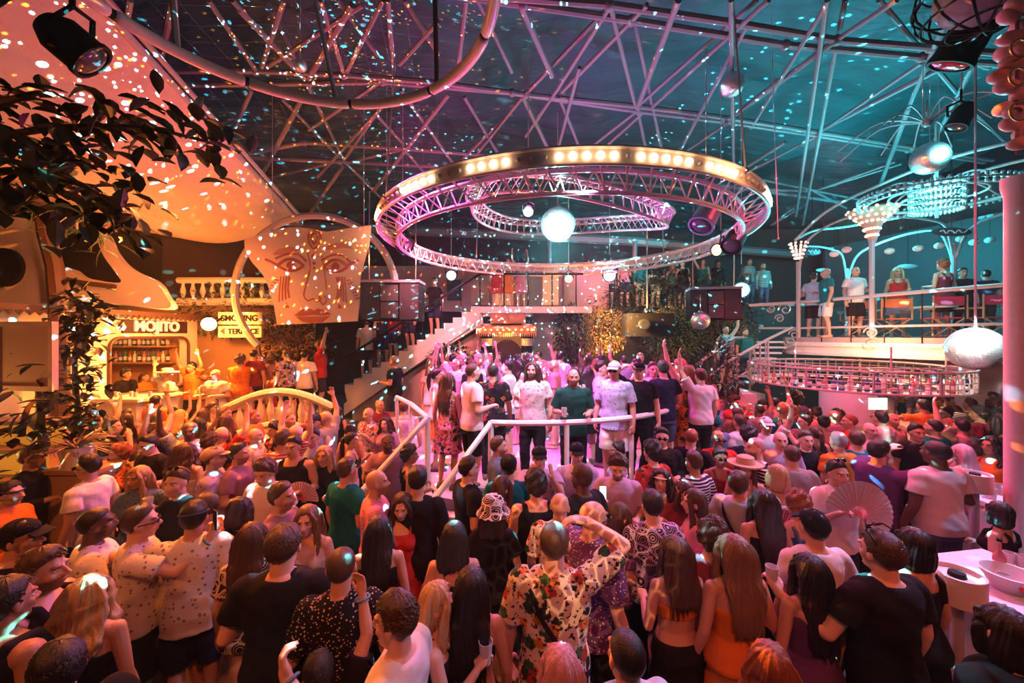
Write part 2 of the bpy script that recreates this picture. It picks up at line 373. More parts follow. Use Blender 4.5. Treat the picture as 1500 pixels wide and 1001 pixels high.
def body_mesh(sk, vox):
    d=sk['d']; mb=MB(); f=sk['sex']=='f'
    mb.zloft([(z,rx,ry,0,cy) for z,rx,ry,cy in d['torso']],24,2.2)
    if f:
        for s in (-1,1): mb.ell((s*.072,.085,1.275),(.058,.052,.058))
    for s in (-1,1):
        S,E,W,h,c,_=sk['arm'][s]
        mb.ell(S+V3(-s*.012,0,-.01),d['shr']*1.06)
        mb.ell(V3(s*d['sh']*.52,-.02,1.445),(.085,.05,.04),Matrix.Rotation(s*.35,3,'Y'))
        m=S.lerp(E,.45); mb.tube([S,m,E],[d['up'][0]*1.05,d['up'][0],d['up'][1]],12,True)
        m=E.lerp(W,.3); mb.tube([E,m,W],[d['up'][1],d['fo'][0],d['fo'][1]],12,True)
        mb.tube([W-(W-E).normalized()*.01,W+h*.03],[d['fo'][1],d['fo'][1]],10,True)
        add_hand(mb,W,h,c,s,(W-E).normalized())
        H,Kn,A=leg_pts(sk,s); t=d['th']
        mb.tube([H,H.lerp(Kn,.4),Kn],[t[0],t[0]*.86,t[1]],14,True)
        mb.tube([Kn,Kn.lerp(A,.3)+V3(0,-.015,0),A],[t[1]*.95,.055 if not f else .05,.034],12,True)
        mb.tube([A+V3(0,-.035,-.045),A+V3(0,.06,-.055),A+V3(s*.015,.16,-.062)],[.036,.036,.026],10,True)
    r=sk['hr']; hc=sk['hc']; P=lambda x,y,z: hc+r@V3(x,y,z)
    mb.tube([V3(0,-.025,1.44),V3(0,-.018,1.49),P(0,-.022,-.06)],[d['nk']*1.15,d['nk'],d['nk']*.95],14,True)
    k=1 if not f else .95
    mb.ell(P(0,-.012,.03),(.077*k,.095*k,.091*k),r,18,12)
    mb.ell(P(0,.02,-.022),(.062*k,.070,.090*k),r,16,12)
    mb.ell(P(0,.045,-.083),(.036*k if f else .042,.036,.03),r)
    for s in (-1,1):
        mb.ell(P(s*.042,.046,-.018),(.023,.030,.026),r)
        mb.ell(P(s*.078*k,-.008,-.002),(.012,.022,.033),r@Matrix.Rotation(s*.35,3,'Z'))
        mb.ell(P(s*.03,.076,.034),(.024,.016,.011),r)
        mb.ell(P(s*.012,.095,-.026),(.010,.012,.009),r)
        mb.ell(P(s*.040,.012,-.074),(.017,.034,.026),r)
    mb.tube([P(0,.085,.022),P(0,.098,0),P(0,.111,-.02)],[.008,.0095,.0125],10,True)
    mb.ell(P(0,.086,-.051),(.024,.014,.0075),r); mb.ell(P(0,.085,-.062),(.021,.014,.008),r)
    me=union(mb,vox,3)
    # carve the sockets and mouth line and paint shade into both, paint brows / lips / stubble area / nails
    a=coords(me); R=np.array(r); hcn=np.array(hc); q=(a-hcn)@R
    g=lambda cx,cz,sx,sz: np.exp(-((np.abs(q[:,0])-cx)/sx)**2-((q[:,2]-cz)/sz)**2)
    front=(q[:,1]>.035)&(np.abs(q[:,2])<.13)&(np.abs(q[:,0])<.09)
    dy=np.zeros(len(a))
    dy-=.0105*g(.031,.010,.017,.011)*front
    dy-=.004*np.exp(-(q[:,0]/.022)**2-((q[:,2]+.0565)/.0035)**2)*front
    a2=a+dy[:,None]*R[:,1]
    setco(me,a2); n=len(a)
    tint=np.ones((n,4)); beard=np.zeros(n)
    def paint(m,rgb):
        m=np.clip(m,0,1)[:,None]; tint[:,:3]=tint[:,:3]*(1-m)+tint[:,:3]*np.array(rgb)*m
    paint(1.5*np.exp(-((np.abs(q[:,0])-.032)/.019)**4-((q[:,2]-.0295-.10*np.abs(np.abs(q[:,0])-.03))/.0065)**2)*front,(.16,.12,.11))
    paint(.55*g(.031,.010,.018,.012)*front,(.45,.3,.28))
    lip=1.3*np.exp(-(q[:,0]/.023)**4-((q[:,2]+.0565)/.010)**2)*front
    paint(lip,(.75,.33,.33) if f else (.78,.5,.46))
    paint(np.exp(-(q[:,0]/.02)**4-((q[:,2]+.0565)/.003)**2)*front,(.35,.2,.2))
    paint(.3*g(.045,-.02,.02,.02)*front,(1.0,.72,.68))
    jaw=np.clip((-.028-q[:,2])/.012,0,1)*np.clip((q[:,1]+.01)/.02,0,1)*np.clip((.135+q[:,2])/.02,0,1)*(np.abs(q[:,0])<.09)*(1-np.clip(lip,0,1))
    beard=np.clip(jaw,0,1)
    # eyeballs (painted iris), part of the same body mesh
    ev=MB()
    for s in (-1,1):
        ev.ell(P(s*.0315,.0635,.009),(.0155,.0155,.0125),r,14,10)
    me2=bpy.data.meshes.new('body'); 
    fv=np.empty(len(me.loops),np.int32); me.loops.foreach_get('vertex_index',fv)
    polys=fv.reshape(-1,4).tolist() if len(fv)==4*len(me.polygons) else [list(p.vertices) for p in me.polygons]
    ea=np.array(ev.v); eq=(ea-hcn)@R
    me2.from_pydata(np.vstack([a2,ea]).tolist(),[],polys+[tuple(i+n for i in t) for t in ev.f])
    et=np.ones((len(ea),4)); et[:,3]=0
    dd=np.hypot((np.abs(eq[:,0])-.0315)/.007,(eq[:,2]-.009)/.007)
    et[:,:3]=np.where((dd<1)[:,None],(.03,.02,.015),(.75,.72,.68))
    lid=(eq[:,2]>.0135)|(eq[:,2]<.0035); et[lid]=(.5,.42,.40,1)
    tint=np.vstack([tint,et]); beard=np.hstack([beard,np.zeros(len(ea))])
    bpy.data.meshes.remove(me)
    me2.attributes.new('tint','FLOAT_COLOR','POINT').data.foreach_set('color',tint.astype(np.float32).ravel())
    me2.attributes.new('stubble','FLOAT','POINT').data.foreach_set('value',beard.astype(np.float32))
    me2.polygons.foreach_set('use_smooth',[True]*len(me2.polygons)); me2.update()
    return me2

def wrinkle(me, amp=.004, seed=0):
    a=coords(me); n=normals(me); rs=np.random.RandomState(seed); w=np.zeros(len(a))
    for k in range(7):
        dv=rs.normal(size=3)*np.array([1,1,.8]); dv=dv/np.linalg.norm(dv)*rs.uniform(18,60)
        w+=np.sin(a@dv+rs.uniform(0,6)+1.5*np.sin(a@rs.normal(size=3)*9))/ (1+k*.35)
    me_=a+n*(w*amp*.35)[:,None]; setco(me,me_); return me
def torso_rows(d, z0, z1, off, flare=0., hem=None):
    T=d['torso']; zs=[t[0] for t in T]; out=[]
    zz=sorted({z0,z1}|{z for z in zs if z0<z<z1})
    for z in zz:
        i=max(1,min(len(T)-1,sum(1 for q in zs if q<=z))); p,q=T[i-1],T[i]; t=(z-p[0])/(q[0]-p[0])
        L=lambda k: p[k]+(q[k]-p[k])*t
        fl=flare*max(0,(1.12-z))
        rx,ry=L(1)+off+fl,L(2)+off+fl
        if z<.86: rx,ry=max(rx,.17+off+fl),max(ry,.125+off+fl)
        out.append((z,rx,ry,0,L(3)))
    return out
def top_mesh(sk, kind, vox):
    d=sk['d']; mb=MB(); f=sk['sex']=='f'; o=.014
    def bust(off=.012):
        if f:
            for s in (-1,1): mb.ell((s*.072,.087,1.275),(.058+off,.052+off,.058+off))
    def sleeve(t,r0,r1):
        for s in (-1,1):
            S,E,W,h,c,_=sk['arm'][s]
            mb.ell(S+V3(-s*.013,0,-.010),d['shr']*1.06+o*.95)
            mb.ell(V3(s*d['sh']*.5,-.02,1.44),(.104,.066,.050),Matrix.Rotation(s*.35,3,'Y'))
            if t<=1: mb.tube([S,S.lerp(E,t)],[d['up'][0]+r0,d['up'][0]+r1],14)
            else:
                mb.tube([S,S.lerp(E,.5),E],[d['up'][0]+r0,d['up'][0]+r0,d['up'][1]+r0],14,True)
                mb.tube([E,E.lerp(W,t-1)],[d['up'][1]+r0,d['fo'][1]+r1],14)
    if kind in('tee','shirt','long','crop'):
        z0={'tee':.86,'shirt':.82,'long':.84,'crop':1.08}[kind]
        mb.zloft(torso_rows(d,z0,1.478,o+.004,.05 if kind!='long' else .0),26,2.3); bust()
        sleeve({'tee':.62,'shirt':.78,'long':1.93,'crop':.5}[kind],.016,.028 if kind!='long' else .012)
        if kind=='shirt': mb.tube([V3(.075*math.cos(a),-.018+.07*math.sin(a),1.485+.012*math.cos(2*a)) for a in [2*PI*i/14 for i in range(14)]],.014,8,closed=True)
    elif kind in('tank','dress','halter'):
        z0={'tank':.88,'dress':.56,'halter':.9}[kind]; z1=1.36 if kind!='halter' else 1.30
        rows=torso_rows(d,max(z0,.80),z1,.011,.06)
        if kind=='dress': rows=[(z0,.24,.19,0,-.01),(.68,.215,.165,0,-.015)]+rows
        mb.zloft(rows,26,2.3); bust(.009)
        for s in (-1,1):
            x=s*.085; r=.02 if kind=='tank' else .011
            mb.tube([V3(x,.105,1.33),V3(x*1.05,.07,1.43),V3(x*1.05,-.02,1.485 if not f else 1.468),V3(x,-.10,1.42),V3(x*.9,-.118,1.31 if kind!='halter' else 1.2)],r,8,True)
    elif kind=='bra':
        mb.zloft(torso_rows(d,1.205,1.31,.009),26,2.3); bust(.009)
        for s in (-1,1):
            x=s*.08
            mb.tube([V3(x,.105,1.32),V3(x*1.05,.06,1.43),V3(x*1.05,-.02,1.468),V3(x,-.09,1.42),V3(x*.6,-.118,1.29)],.009,8,True)
    elif kind=='vest':
        mb.zloft(torso_rows(d,.86,1.42,o,.04),26,2.3)
        for s in (-1,1): mb.tube([V3(s*.10,.1,1.36),V3(s*.115,.05,1.455),V3(s*.115,-.05,1.462),V3(s*.10,-.11,1.36)],.03,8,True)
    me=union(mb,vox,3); wrinkle(me,.006 if kind in('tee','shirt','long') else .003,hash_(kind)%97); return me
def hash_(s): return sum((i+3)*ord(c) for i,c in enumerate(str(s)))
def bottom_mesh(sk, kind, vox):
    d=sk['d']; mb=MB(); o=.013
    if kind=='skirt':
        mb.zloft([(.58,.225,.175,0,-.01),(.7,.205,.16,0,-.015)]+torso_rows(d,.82,1.03,o),26,2.2)
    else:
        mb.zloft(torso_rows(d,.80,1.0,o),24,2.2)
        for s in (-1,1):
            H,Kn,A=leg_pts(sk,s); t=d['th']
            if kind=='shorts': mb.tube([H,H.lerp(Kn,.5),H.lerp(Kn,.92)],[t[0]+o,t[0]+o+.008,t[1]+.042],16)
            else:
                mb.tube([H,H.lerp(Kn,.5),Kn],[t[0]+o,t[0]+.006,t[1]+o],16,True)
                mb.tube([Kn,Kn.lerp(A,.35)+V3(0,-.012,0),A],[t[1]+o+.004,.074,.054],14)
    me=union(mb,vox,3); wrinkle(me,.005,5); return me
def shoe_mesh(sk):
    mb=MB()
    for s in (-1,1):
        A=leg_pts(sk,s)[2]
        b=A.copy(); b.z=0
        rings=[]
        for (y,w,h) in ((-.075,.028,.05),(-.05,.042,.085),(0,.043,.10),(.07,.047,.075),(.13,.05,.055),(.175,.042,.045),(.2,.022,.03)):
            rings.append([b+V3(s*.0+w*math.cos(t)+s*.015*(y>.05), y, max(.0,h*.5+h*.55*math.sin(t))) for t in [2*PI*j/12 for j in range(12)]])
        mb.loft(rings)
    return mb
def smoothp_(pts,n):
    out=[]
    for i in range(len(pts)-1):
        a,b,c,d=pts[max(i-1,0)],pts[i],pts[i+1],pts[min(i+2,len(pts)-1)]
        for k in range(n):
            t=k/n; out.append(.5*((2*b)+(c-a)*t+(2*a-5*b+4*c-d)*t*t+(3*b-a-3*c+d)*t**3))
    return out+[pts[-1]]
# hair: head-local (origin = head centre, faces +Y)
def cap_piece(mb, t, line=(.088,.004,-.075), top=0., nu=40, nv=26, lump=0., seed=1, quiff=0.):
    rs=np.random.RandomState(seed); ph=rs.uniform(0,6,6)
    v=[];f=[]
    for i in range(nv+1):
        th=PI*i/nv
        for j in range(nu):
            az=2*PI*j/nu; dx,dy,dz=math.sin(th)*math.sin(az),math.sin(th)*math.cos(az),math.cos(th)
            R=1/math.sqrt((dx/.078)**2+(dy/.098)**2+(dz/.094)**2)
            z=dz*R+.03; c=math.cos(az)      # c=1 front, -1 back
            zl=line[1]+(line[0]-line[1])*max(0,c)**.8 if c>0 else line[1]+(line[2]-line[1])*min(1,(-c)*1.3)
            m=1/(1+math.exp(-(z-zl)/.004)) if abs(z-zl)<.08 else (1. if z>zl else 0.)
            tt=t+top*max(0,dz)**1.5+quiff*max(0,dz)*max(0,c)*math.sin(th)
            if lump: tt+=lump*(math.sin(9*dx+ph[0]+4*dy)+math.sin(11*dz+ph[1]-5*dx)+math.sin(13*dy+ph[2]))/3+lump*.5*math.sin(31*dx+ph[3]+23*dz)*math.sin(29*dy+ph[4])
            tt*=.3+.7*min(1,max(0,(z-zl)/.035))
            tt+= .0012*math.sin(az*23+ph[5])*min(1,t/.008)
            r=R+tt*m-.022*(1-m)
            v.append((dx*r,dy*r-.012,dz*r+.03))
    for i in range(nv):
        for j in range(nu):
            a=i*nu; f.append((a+j,a+nu+j,a+nu+(j+1)%nu,a+(j+1)%nu))
    mb.add(v,f)
def hair_mesh(kind, vox=.008):
    mb=MB()
    def tufts(n,ln,seed,zmin=.045,lift=.5):
        if vox>.009: return
        rs=random.Random(seed)
        for i in range(n):
            az=rs.uniform(-PI,PI); zz=rs.uniform(zmin if abs(az)<1.2 else -.02,.10); th=math.acos(max(-1,min(1,(zz)/.10)))
            d=V3(math.sin(th)*math.sin(az),math.sin(th)*math.cos(az),math.cos(th)); R=1/math.sqrt((d.x/.078)**2+(d.y/.098)**2+(d.z/.094)**2)
            k=min(1,max(.25,(zz+.03)/.10)); p=d*(R+.006*k)+V3(0,-.012,.03)
            if p.z<(.088 if d.y>.3 else .01): continue
            f=(V3(rs.uniform(-.8,.8),.9 if d.y>-.2 else -.6,rs.uniform(-.2,.3)-(.8 if d.z<.4 else 0))); f=(f-d*f.dot(d)).normalized(); e=p+(f+d*lift*rs.uniform(.3,1.2)).normalized()*ln*k*rs.uniform(.6,1.2)
            mb.tube([p-d*.006-f*.006,p+d*.003,p.lerp(e,.6)+d*.003,e],[.007,.0075,.005,.0012],5)
    if kind in('short','quiff','recede'): tufts({'short':420,'quiff':420,'recede':200}[kind],{'short':.022,'quiff':.030,'recede':.018}[kind],len(kind),lift=.45 if kind!='quiff' else .8)
    if kind=='buzz': cap_piece(mb,.0035,(.085,.008,-.06)); return mb.mesh('hair')
    if kind=='short': cap_piece(mb,.009,top=.014,quiff=.006,lump=.004,seed=2); return mb.mesh('hair')
    if kind=='quiff': cap_piece(mb,.006,(.088,.012,-.065),top=.022,quiff=.03,lump=.006,seed=5); return mb.mesh('hair')
    if kind=='recede': cap_piece(mb,.006,(.10,.012,-.07),top=-.002,lump=.002,seed=8); return mb.mesh('hair')
    if kind=='curly': cap_piece(mb,.024,(.07,-.005,-.085),top=.018,lump=.014,seed=3,nu=64,nv=40); return mb.mesh('hair')
    if kind=='afro': cap_piece(mb,.055,(.07,-.02,-.09),top=.03,lump=.02,seed=4,nu=64,nv=40); return mb.mesh('hair')
    base=.012
    cap_piece(mb,base,(.086,-.01,-.07),top=.006)
    if kind in('long','wavy','vlong','half'):
        e={'long':-.34,'wavy':-.30,'vlong':-.48,'half':-.2}[kind]
        wd=1.0 if kind!='wavy' else 1.18
        rows=[(.085,.062,.055,0,-.045),(.03,.09,.075,0,-.045),(-.05,.096*wd,.07,0,-.055),(-.13,.105*wd,.058,0,-.078),(-.2,.112*wd,.045,0,-.108)]
        if e<-.25: rows+=[(-.28,.112*wd,.036,0,-.138)]
        if e<-.4: rows+=[(-.38,.10,.032,0,-.142)]
        rows.append((e+.03,.066*wd,.02,0,-.108 if e>-.25 else -.145))
        rs=random.Random(len(kind))
        for i in range(11):
            x=(i-5)/5*.1*wd; zz=e+rs.uniform(-.05,.05); yb=-.112 if e>-.25 else -.15
            mb.tube(smoothp_([V3(x*.55,-.05,.105),V3(x*.95,-.095+.25*abs(x),.02),V3(x*1.05+rs.uniform(-.01,.01),-.115+.3*abs(x),-.1),V3(x*1.08+rs.uniform(-.014,.014),yb+.012,max(-.2,zz+.06)),V3(x*.85+rs.uniform(-.02,.02),yb,zz)],3),[.012,.015,.018,.02,.021,.021,.02,.019,.018,.017,.015,.01,.004],8,True)
        mb.zloft(rows[::-1],28,2.2)
        for s in (-1,1):
            mb.tube([V3(s*.05,.055,.085),V3(s*.078,.05,.03),V3(s*.085,.035,-.06),V3(s*.098*wd,.02,-.15),V3(s*.1*wd,.03,-.22),V3(s*.095,.06,max(e,-.32)+.02)],[.014,.022,.028,.032,.028,.012],10,True)
    elif kind=='bob':
        mb.zloft([(-.135,.088,.06,0,-.035),(-.1,.104,.075,0,-.035),(-.03,.1,.082,0,-.035),(.05,.085,.075,0,-.03),(.09,.05,.05,0,-.03)],26,2.2)
        for s in (-1,1): mb.tube([V3(s*.05,.06,.08),V3(s*.08,.045,.0),V3(s*.085,.035,-.1)],[.014,.024,.02],10,True)
    elif kind=='bun':
        mb.ell((0,-.075,.115),(.048,.045,.042)); 
    elif kind=='pony':
        mb.ell((0,-.105,.06),.024)
        mb.tube([V3(0,-.10,.06),V3(0,-.145,.03),V3(0,-.155,-.08),V3(.01,-.145,-.2),V3(.015,-.14,-.28)],[.02,.03,.036,.028,.008],12,True)
    me=union(mb,vox,2)
    a=coords(me); n=normals(me); az=np.arctan2(a[:,0],a[:,1]+.03)
    w=np.sin(az*26+3*np.sin(a[:,2]*14))*.0028+np.sin(az*11+a[:,2]*(22 if kind=='wavy' else 5))*.003+np.sin(az*47+a[:,2]*6)*.0014
    if kind=='wavy': w+=.007*np.sin(a[:,2]*55+az*3)*(a[:,2]<0)
    setco(me,a+n*w[:,None]); return me
def hat_mesh(kind):
    mb=MB()
    if kind=='cap':
        cap_piece(mb,.016,(.055,.03,.0),top=.008)
        rows=[]
        for k in range(9):
            t=(k-4)/4; x=t*.075
            rows.append([V3(x,.075+.0*abs(t),.062),V3(x*1.02,.165-.05*t*t,.047-.012*t*t),V3(x*1.02,.163-.05*t*t,.04-.012*t*t),V3(x,.07,.052)])
        mb.loft(rows)
    elif kind=='bucket':
        mb.lathe([(.001,.152),(.075,.15),(.1,.12),(.108,.05),(.155,-.005),(.152,-.012),(.1,.035),(.06,.03)],(0,-.012,0),28)
    elif kind=='brim':
        mb.lathe([(.001,.14),(.06,.15),(.092,.135),(.106,.06),(.19,.05),(.2,.062),(.195,.042),(.1,.04),(.06,.03)],(0,-.012,.01),30)
    elif kind=='flat':
        cap_piece(mb,.03,(.055,.03,-.01),top=-.01); mb.ell((0,.09,.055),(.075,.06,.014))
    elif kind=='band':
        mb.tube([V3(.083*math.sin(a),-.012+.103*math.cos(a),.052-.018*math.cos(a)+.0) for a in [2*PI*i/28 for i in range(28)]],.013,8,closed=True,flat=.5,up=(0,0,1))
    return mb.mesh('hat')
def glasses_mesh():
    mb=MB()
    for s in (-1,1):
        mb.ell((s*.032,.098,.008),(.028,.006,.02),None,16,8)
        mb.tube([V3(s*.058,.095,.014),V3(s*.082,.07,.012),V3(s*.086,-.01,.01)],.004,6)
    mb.tube([V3(-.01,.106,.012),V3(.01,.106,.012)],.004,6)
    return mb.mesh('glasses')
# ---------------------------------------------------------------- common materials
STUC=plain('white_stucco',(.78,.72,.68),.8,bump=.15,scale=30)
WHITE=plain('white_paint',(.8,.78,.78),.45)
STEEL=plain('white_steel_tube',(.42,.40,.43),.5,metal=.0)
BLACK=plain('black_plastic',(.012,.012,.014),.65,spec=.12)
DARK=plain('dark_wall',(.06,.045,.045),.9,bump=.2)
WOOD=plain('wood',(.42,.22,.10),.55,bump=.1,scale=8)
BROWN=plain('dark_wood',(.10,.045,.025),.5)
GLASSY=plain('bottle_clear',(.6,.65,.62),.12)
CHROME=plain('chrome',(.75,.75,.78),.18,1.)
def m_floor():
    t=NT('dance_floor'); v=t.co(); b=t.n('ShaderNodeTexBrick'); b.inputs['Scale'].default_value=1.2
    b.inputs['Color1'].default_value=(.10,.06,.05,1); b.inputs['Color2'].default_value=(.13,.08,.065,1); b.inputs['Mortar'].default_value=(.04,.03,.03,1); b.inputs['Mortar Size'].default_value=.006
    t.l(v,b.inputs['Vector']); nz=t.noise(v,3,5); t.bump(nz,.1); return t.set(.35,col=t.mix(nz,b.outputs[0],(.05,.035,.03)))
def m_fabric(name,c0,c1,fold=(.35,2.2,1),rough=.75):
    t=NT(name); nz=t.noise(t.co(fold),1.6,5); n2=t.noise(t.co(),90,2)
    t.bump(t.math('ADD',nz,t.math('MULTIPLY',n2,.05)),.8,.25); return t.set(rough,col=t.mix(nz,c0,c1))
def m_foil(name,c0,c1):
    t=NT(name); nz=t.noise(t.co(),7,3); t.set(.45,col=t.mix(nz,c0,c1)); return t.m
FLOOR=m_floor()
ROOFC=m_fabric('tent_roof',(.045,.11,.135),(.020,.055,.07))
CANV=m_fabric('canopy_canvas',(.80,.62,.50),(.7,.52,.42),(1.2,.5,1))
LEAFD=m_foil('leaf_dark',(.014,.022,.012),(.03,.04,.018)); LEAFM=m_foil('leaf_mid',(.05,.09,.03),(.10,.12,.04)); LEAFG=m_foil('leaf_gold_lit',(.48,.30,.08),(.24,.16,.05))  # gold leaves have the warm golden light painted into their colour
def struct(name,mb,mat,parent=None,smooth=False):
    o=mb.obj(name,mat,parent,smooth)
    if parent is None: o['kind']='structure'
    return o
def box(x0,x1,y0,y1,z0,z1,mb=None):
    mb=mb or MB(); return mb.box(((x0+x1)/2,(y0+y1)/2,(z0+z1)/2),(abs(x1-x0)/2,abs(y1-y0)/2,abs(z1-z0)/2))
def ring_pts(c,r,n=64,a0=0,a1=2*PI,ry=None):
    c=Vector(c); return [c+Vector((r*math.cos(a0+(a1-a0)*i/n),(ry or r)*math.sin(a0+(a1-a0)*i/n),0)) for i in range(n if abs(a1-a0-2*PI)<1e-6 else n+1)]
def text(body,parent,mat,loc,right,up,size,ext=.012,bold=.0,align='CENTER',name='lettering'):
    c=bpy.data.curves.new(name,'FONT'); c.body=body; c.size=size; c.extrude=ext; c.offset=bold; c.align_x=align; c.align_y='CENTER'
    q=bpy.data.objects.new('tmp',c); TMPS.collection.objects.link(q)
    with bpy.context.temp_override(scene=TMPS,view_layer=TMPS.view_layers[0]): dg=bpy.context.evaluated_depsgraph_get()
    dg.update(); me=bpy.data.meshes.new_from_object(q.evaluated_get(dg)); bpy.data.objects.remove(q); me.materials.clear(); me.materials.append(mat)
    o=put(name,me,parent); r=Vector(right).normalized(); u=Vector(up).normalized()
    M=Matrix((r,u,r.cross(u))).transposed().to_4x4(); M.translation=Vector(loc)-parent.location; o.matrix_local=M; return o
def smoothp(pts,n=6):
    """Catmull-Rom through points"""
    pts=[Vector(p) for p in pts]; out=[]
    for i in range(len(pts)-1):
        a,b,c,d=pts[max(i-1,0)],pts[i],pts[i+1],pts[min(i+2,len(pts)-1)]
        for k in range(n):
            t=k/n; out.append(.5*((2*b)+(c-a)*t+(2*a-5*b+4*c-d)*t*t+(3*b-a-3*c+d)*t**3))
    return out+[pts[-1]]
def leaf(mb,p,d,l,w,up=(0,0,1),droop=.2):
    d=Vector(d).normalized(); s=d.cross(Vector(up)); s=s.normalized() if s.length>1e-3 else Vector((1,0,0)); n=s.cross(d)
    rows=[]
    for t,k in ((0,.08),(.25,.8),(.55,1),(.8,.62),(1,.04)):
        c=Vector(p)+d*l*t-n*droop*l*t*t
        rows.append([c-s*w*k*.5+n*w*.12*k,c-n*w*.06,c+s*w*k*.5+n*w*.12*k])
    f=[];v=[q for r in rows for q in r]
    for i in range(4):
        for j in range(2): f.append((i*3+j,i*3+j+1,i*3+3+j+1,i*3+3+j))
    mb.add(v,f)
def bush(name,c,r,n,l,w,mat,label,cat='shrub',seed=0,group=None,stem=True,inner=.55):
    rs=random.Random(seed); t=thing(name,label,cat,(c[0],c[1],c[2]-r[2]),group=group); mb=MB()
    for i in range(n):
        u=Vector((rs.gauss(0,1),rs.gauss(0,1),rs.gauss(0,1))).normalized(); k=inner+(1-inner)*rs.random()
        p=Vector((u.x*r[0]*k,u.y*r[1]*k,r[2]+u.z*r[2]*k)); d=(u+Vector((rs.uniform(-.8,.8),rs.uniform(-.8,.8),rs.uniform(-.6,.5)))).normalized()
        leaf(mb,p,d,l*rs.uniform(.6,1.2),w*rs.uniform(.7,1.2),droop=rs.uniform(0,.5))
    mb.obj('foliage',mat,t)
    if stem:
        mb=MB()
        for i in range(5):
            e=Vector((rs.uniform(-.6,.6)*r[0],rs.uniform(-.6,.6)*r[1],r[2]*1.3)); mb.tube([Vector((0,0,0)),e*.5+Vector((.02*i,0,0)),e],[.05,.03,.012],6)
        mb.obj('stem',BROWN,t)
    return t
# ---------------------------------------------------------------- setting: floor, walls, tent roof
struct('floor',box(-13,14,-2.5,17,-.2,0),FLOOR)
struct('wall_back',box(-13,16,16.2,16.5,0,7.6),DARK)
struct('wall_right',box(14,14.3,-2.5,16.5,0,7.6),DARK)
struct('wall_front',box(-13,14,-2.8,-2.5,0,7.6),DARK)
ca,sa=math.cos(math.radians(10)),math.sin(math.radians(10))
RV=[(-6,6.2),(0,6.75),(4.9,7.5),(7.7,7.75),(10,7.4),(13.5,6.75),(18,6.2)]
def rz_(v):
    for (a,za),(b,zb) in zip(RV,RV[1:]):
        if v<=b: return za+(zb-za)*(v-a)/(b-a)
    return RV[-1][1]
def uv(u,v,dz=0): return Vector((u*ca-v*sa,u*sa+v*ca,rz_(v)+dz))
def onroof(px,py,dz=0.):
    lo,hi=1.,30.
    for _ in range(50):
        Y=(lo+hi)/2; q=P(px,py,Y); v=-sa*q.x+ca*q.y
        if q.z>rz_(v)+dz: hi=Y
        else: lo=Y
    return P(px,py,lo)
mb=MB(); rows=[]
for i in range(25):
    v=-5.5+i*22.5/24; r=[]
    for j in range(33):
        u=-15+j*31/32; p=uv(u,v,1.15+.16*math.sin(j*1.9+i*.4)-.10*math.cos(i*1.6)); r.append(p)
    rows.append(r)
vv=[p for r in rows for p in r]
mb.add(vv,[(i*33+j,i*33+j+1,(i+1)*33+j+1,(i+1)*33+j) for i in range(24) for j in range(32)])
struct('ceiling',mb,ROOFC,smooth=True)
# ---------------------------------------------------------------- roof space frame
STRUTS="""254,0,228,115 305,0,374,102 340,0,400,69 369,132,335,208 191,0,181,63 350,13,446,115 399,16,432,86 449,122,505,237 416,0,383,99 390,99,531,7
515,7,452,115 469,0,503,105 495,0,554,82 508,105,561,0 568,0,577,102 594,0,643,79 642,31,585,95 683,0,670,109 700,0,750,106 452,191,564,115
442,145,383,257 413,145,498,231 561,152,505,234 548,165,594,214 587,132,667,244 657,138,548,280 680,142,729,224 750,162,670,241 383,264,498,236
465,260,561,155 502,244,452,316 505,237,571,303 594,221,633,267 515,237,594,218 670,244,729,227 763,7,809,112 892,10,770,138 895,7,816,132 895,10,931,155 925,7,971,227
994,0,935,155 948,7,823,135 1109,0,935,155 1126,0,954,158 1071,0,1075,257 1150,112,1073,171 1093,40,991,231 1073,175,987,234 935,161,859,221 942,165,875,226
766,142,806,224 819,142,852,224 766,142,700,224 935,165,948,227 849,99,816,224 1150,208,1080,254 1212,0,1166,317 1238,0,1176,330 1209,10,1100,188 1350,92,1199,195
1400,89,1202,191 1390,20,1331,158 1433,82,1370,204 1288,0,1420,158 1199,198,1100,250 1100,277,1186,280 1311,237,1192,280 1100,260,1270,295 1192,280,1130,330 1192,280,1240,305
1225,59,1100,152 1314,0,1225,59 816,132,770,200 594,221,545,280 729,227,790,262 1331,158,1290,270 1420,158,1480,215 1192,280,1320,240 1130,330,1180,300 1364,70,1450,100"""
CHORDS=["228,104 374,104 503,110 640,121 770,139 935,156 1073,174 1199,194 1337,216","231,125 400,123 560,120 750,136 935,163 1073,180 1199,199 1330,220",
 "740,-4 892,7 1070,33 1225,59 1364,70","766,7 925,30 1150,66 1350,84","350,228 446,209 594,218 750,231 900,250 1080,275","350,231 498,237 680,246 850,262"]
TRUSSM=plain('truss_paint',(.20,.18,.20),.55)
TR=thing('roof_truss','white tubular space frame truss crossing under the dark tent roof','roof truss',(0,8,6))
TRI=Matrix.Translation((0,-8,-6))
def sub(mbx,name,mat,t,smooth=True):
    o=mbx.obj(name,mat,t,smooth); 
    return o
def rel(t,p): return Vector(p)-t.location
for i,s in enumerate(STRUTS.split()):
    a,b,c,d=map(float,s.split(',')); k=.0 if i%3 else .35
    p,q=onroof(a,b,k if b<60 else 0),onroof(c,d,0)
    MB().tube([rel(TR,p),rel(TR,q)],.034 if i%5 else .046,8).obj('strut',TRUSSM,TR)
nodes=[]
for s in CHORDS:
    pts=[onroof(*map(float,q.split(','))) for q in s.split()]; nodes+=pts
    e0=pts[0]+(pts[0]-pts[1]); e1=pts[-1]+(pts[-1]-pts[-2])
    MB().tube([rel(TR,p) for p in ([e0] if pts[0].x>-4 else [])+pts+[e1]],.048,8).obj('chord',TRUSSM,TR)
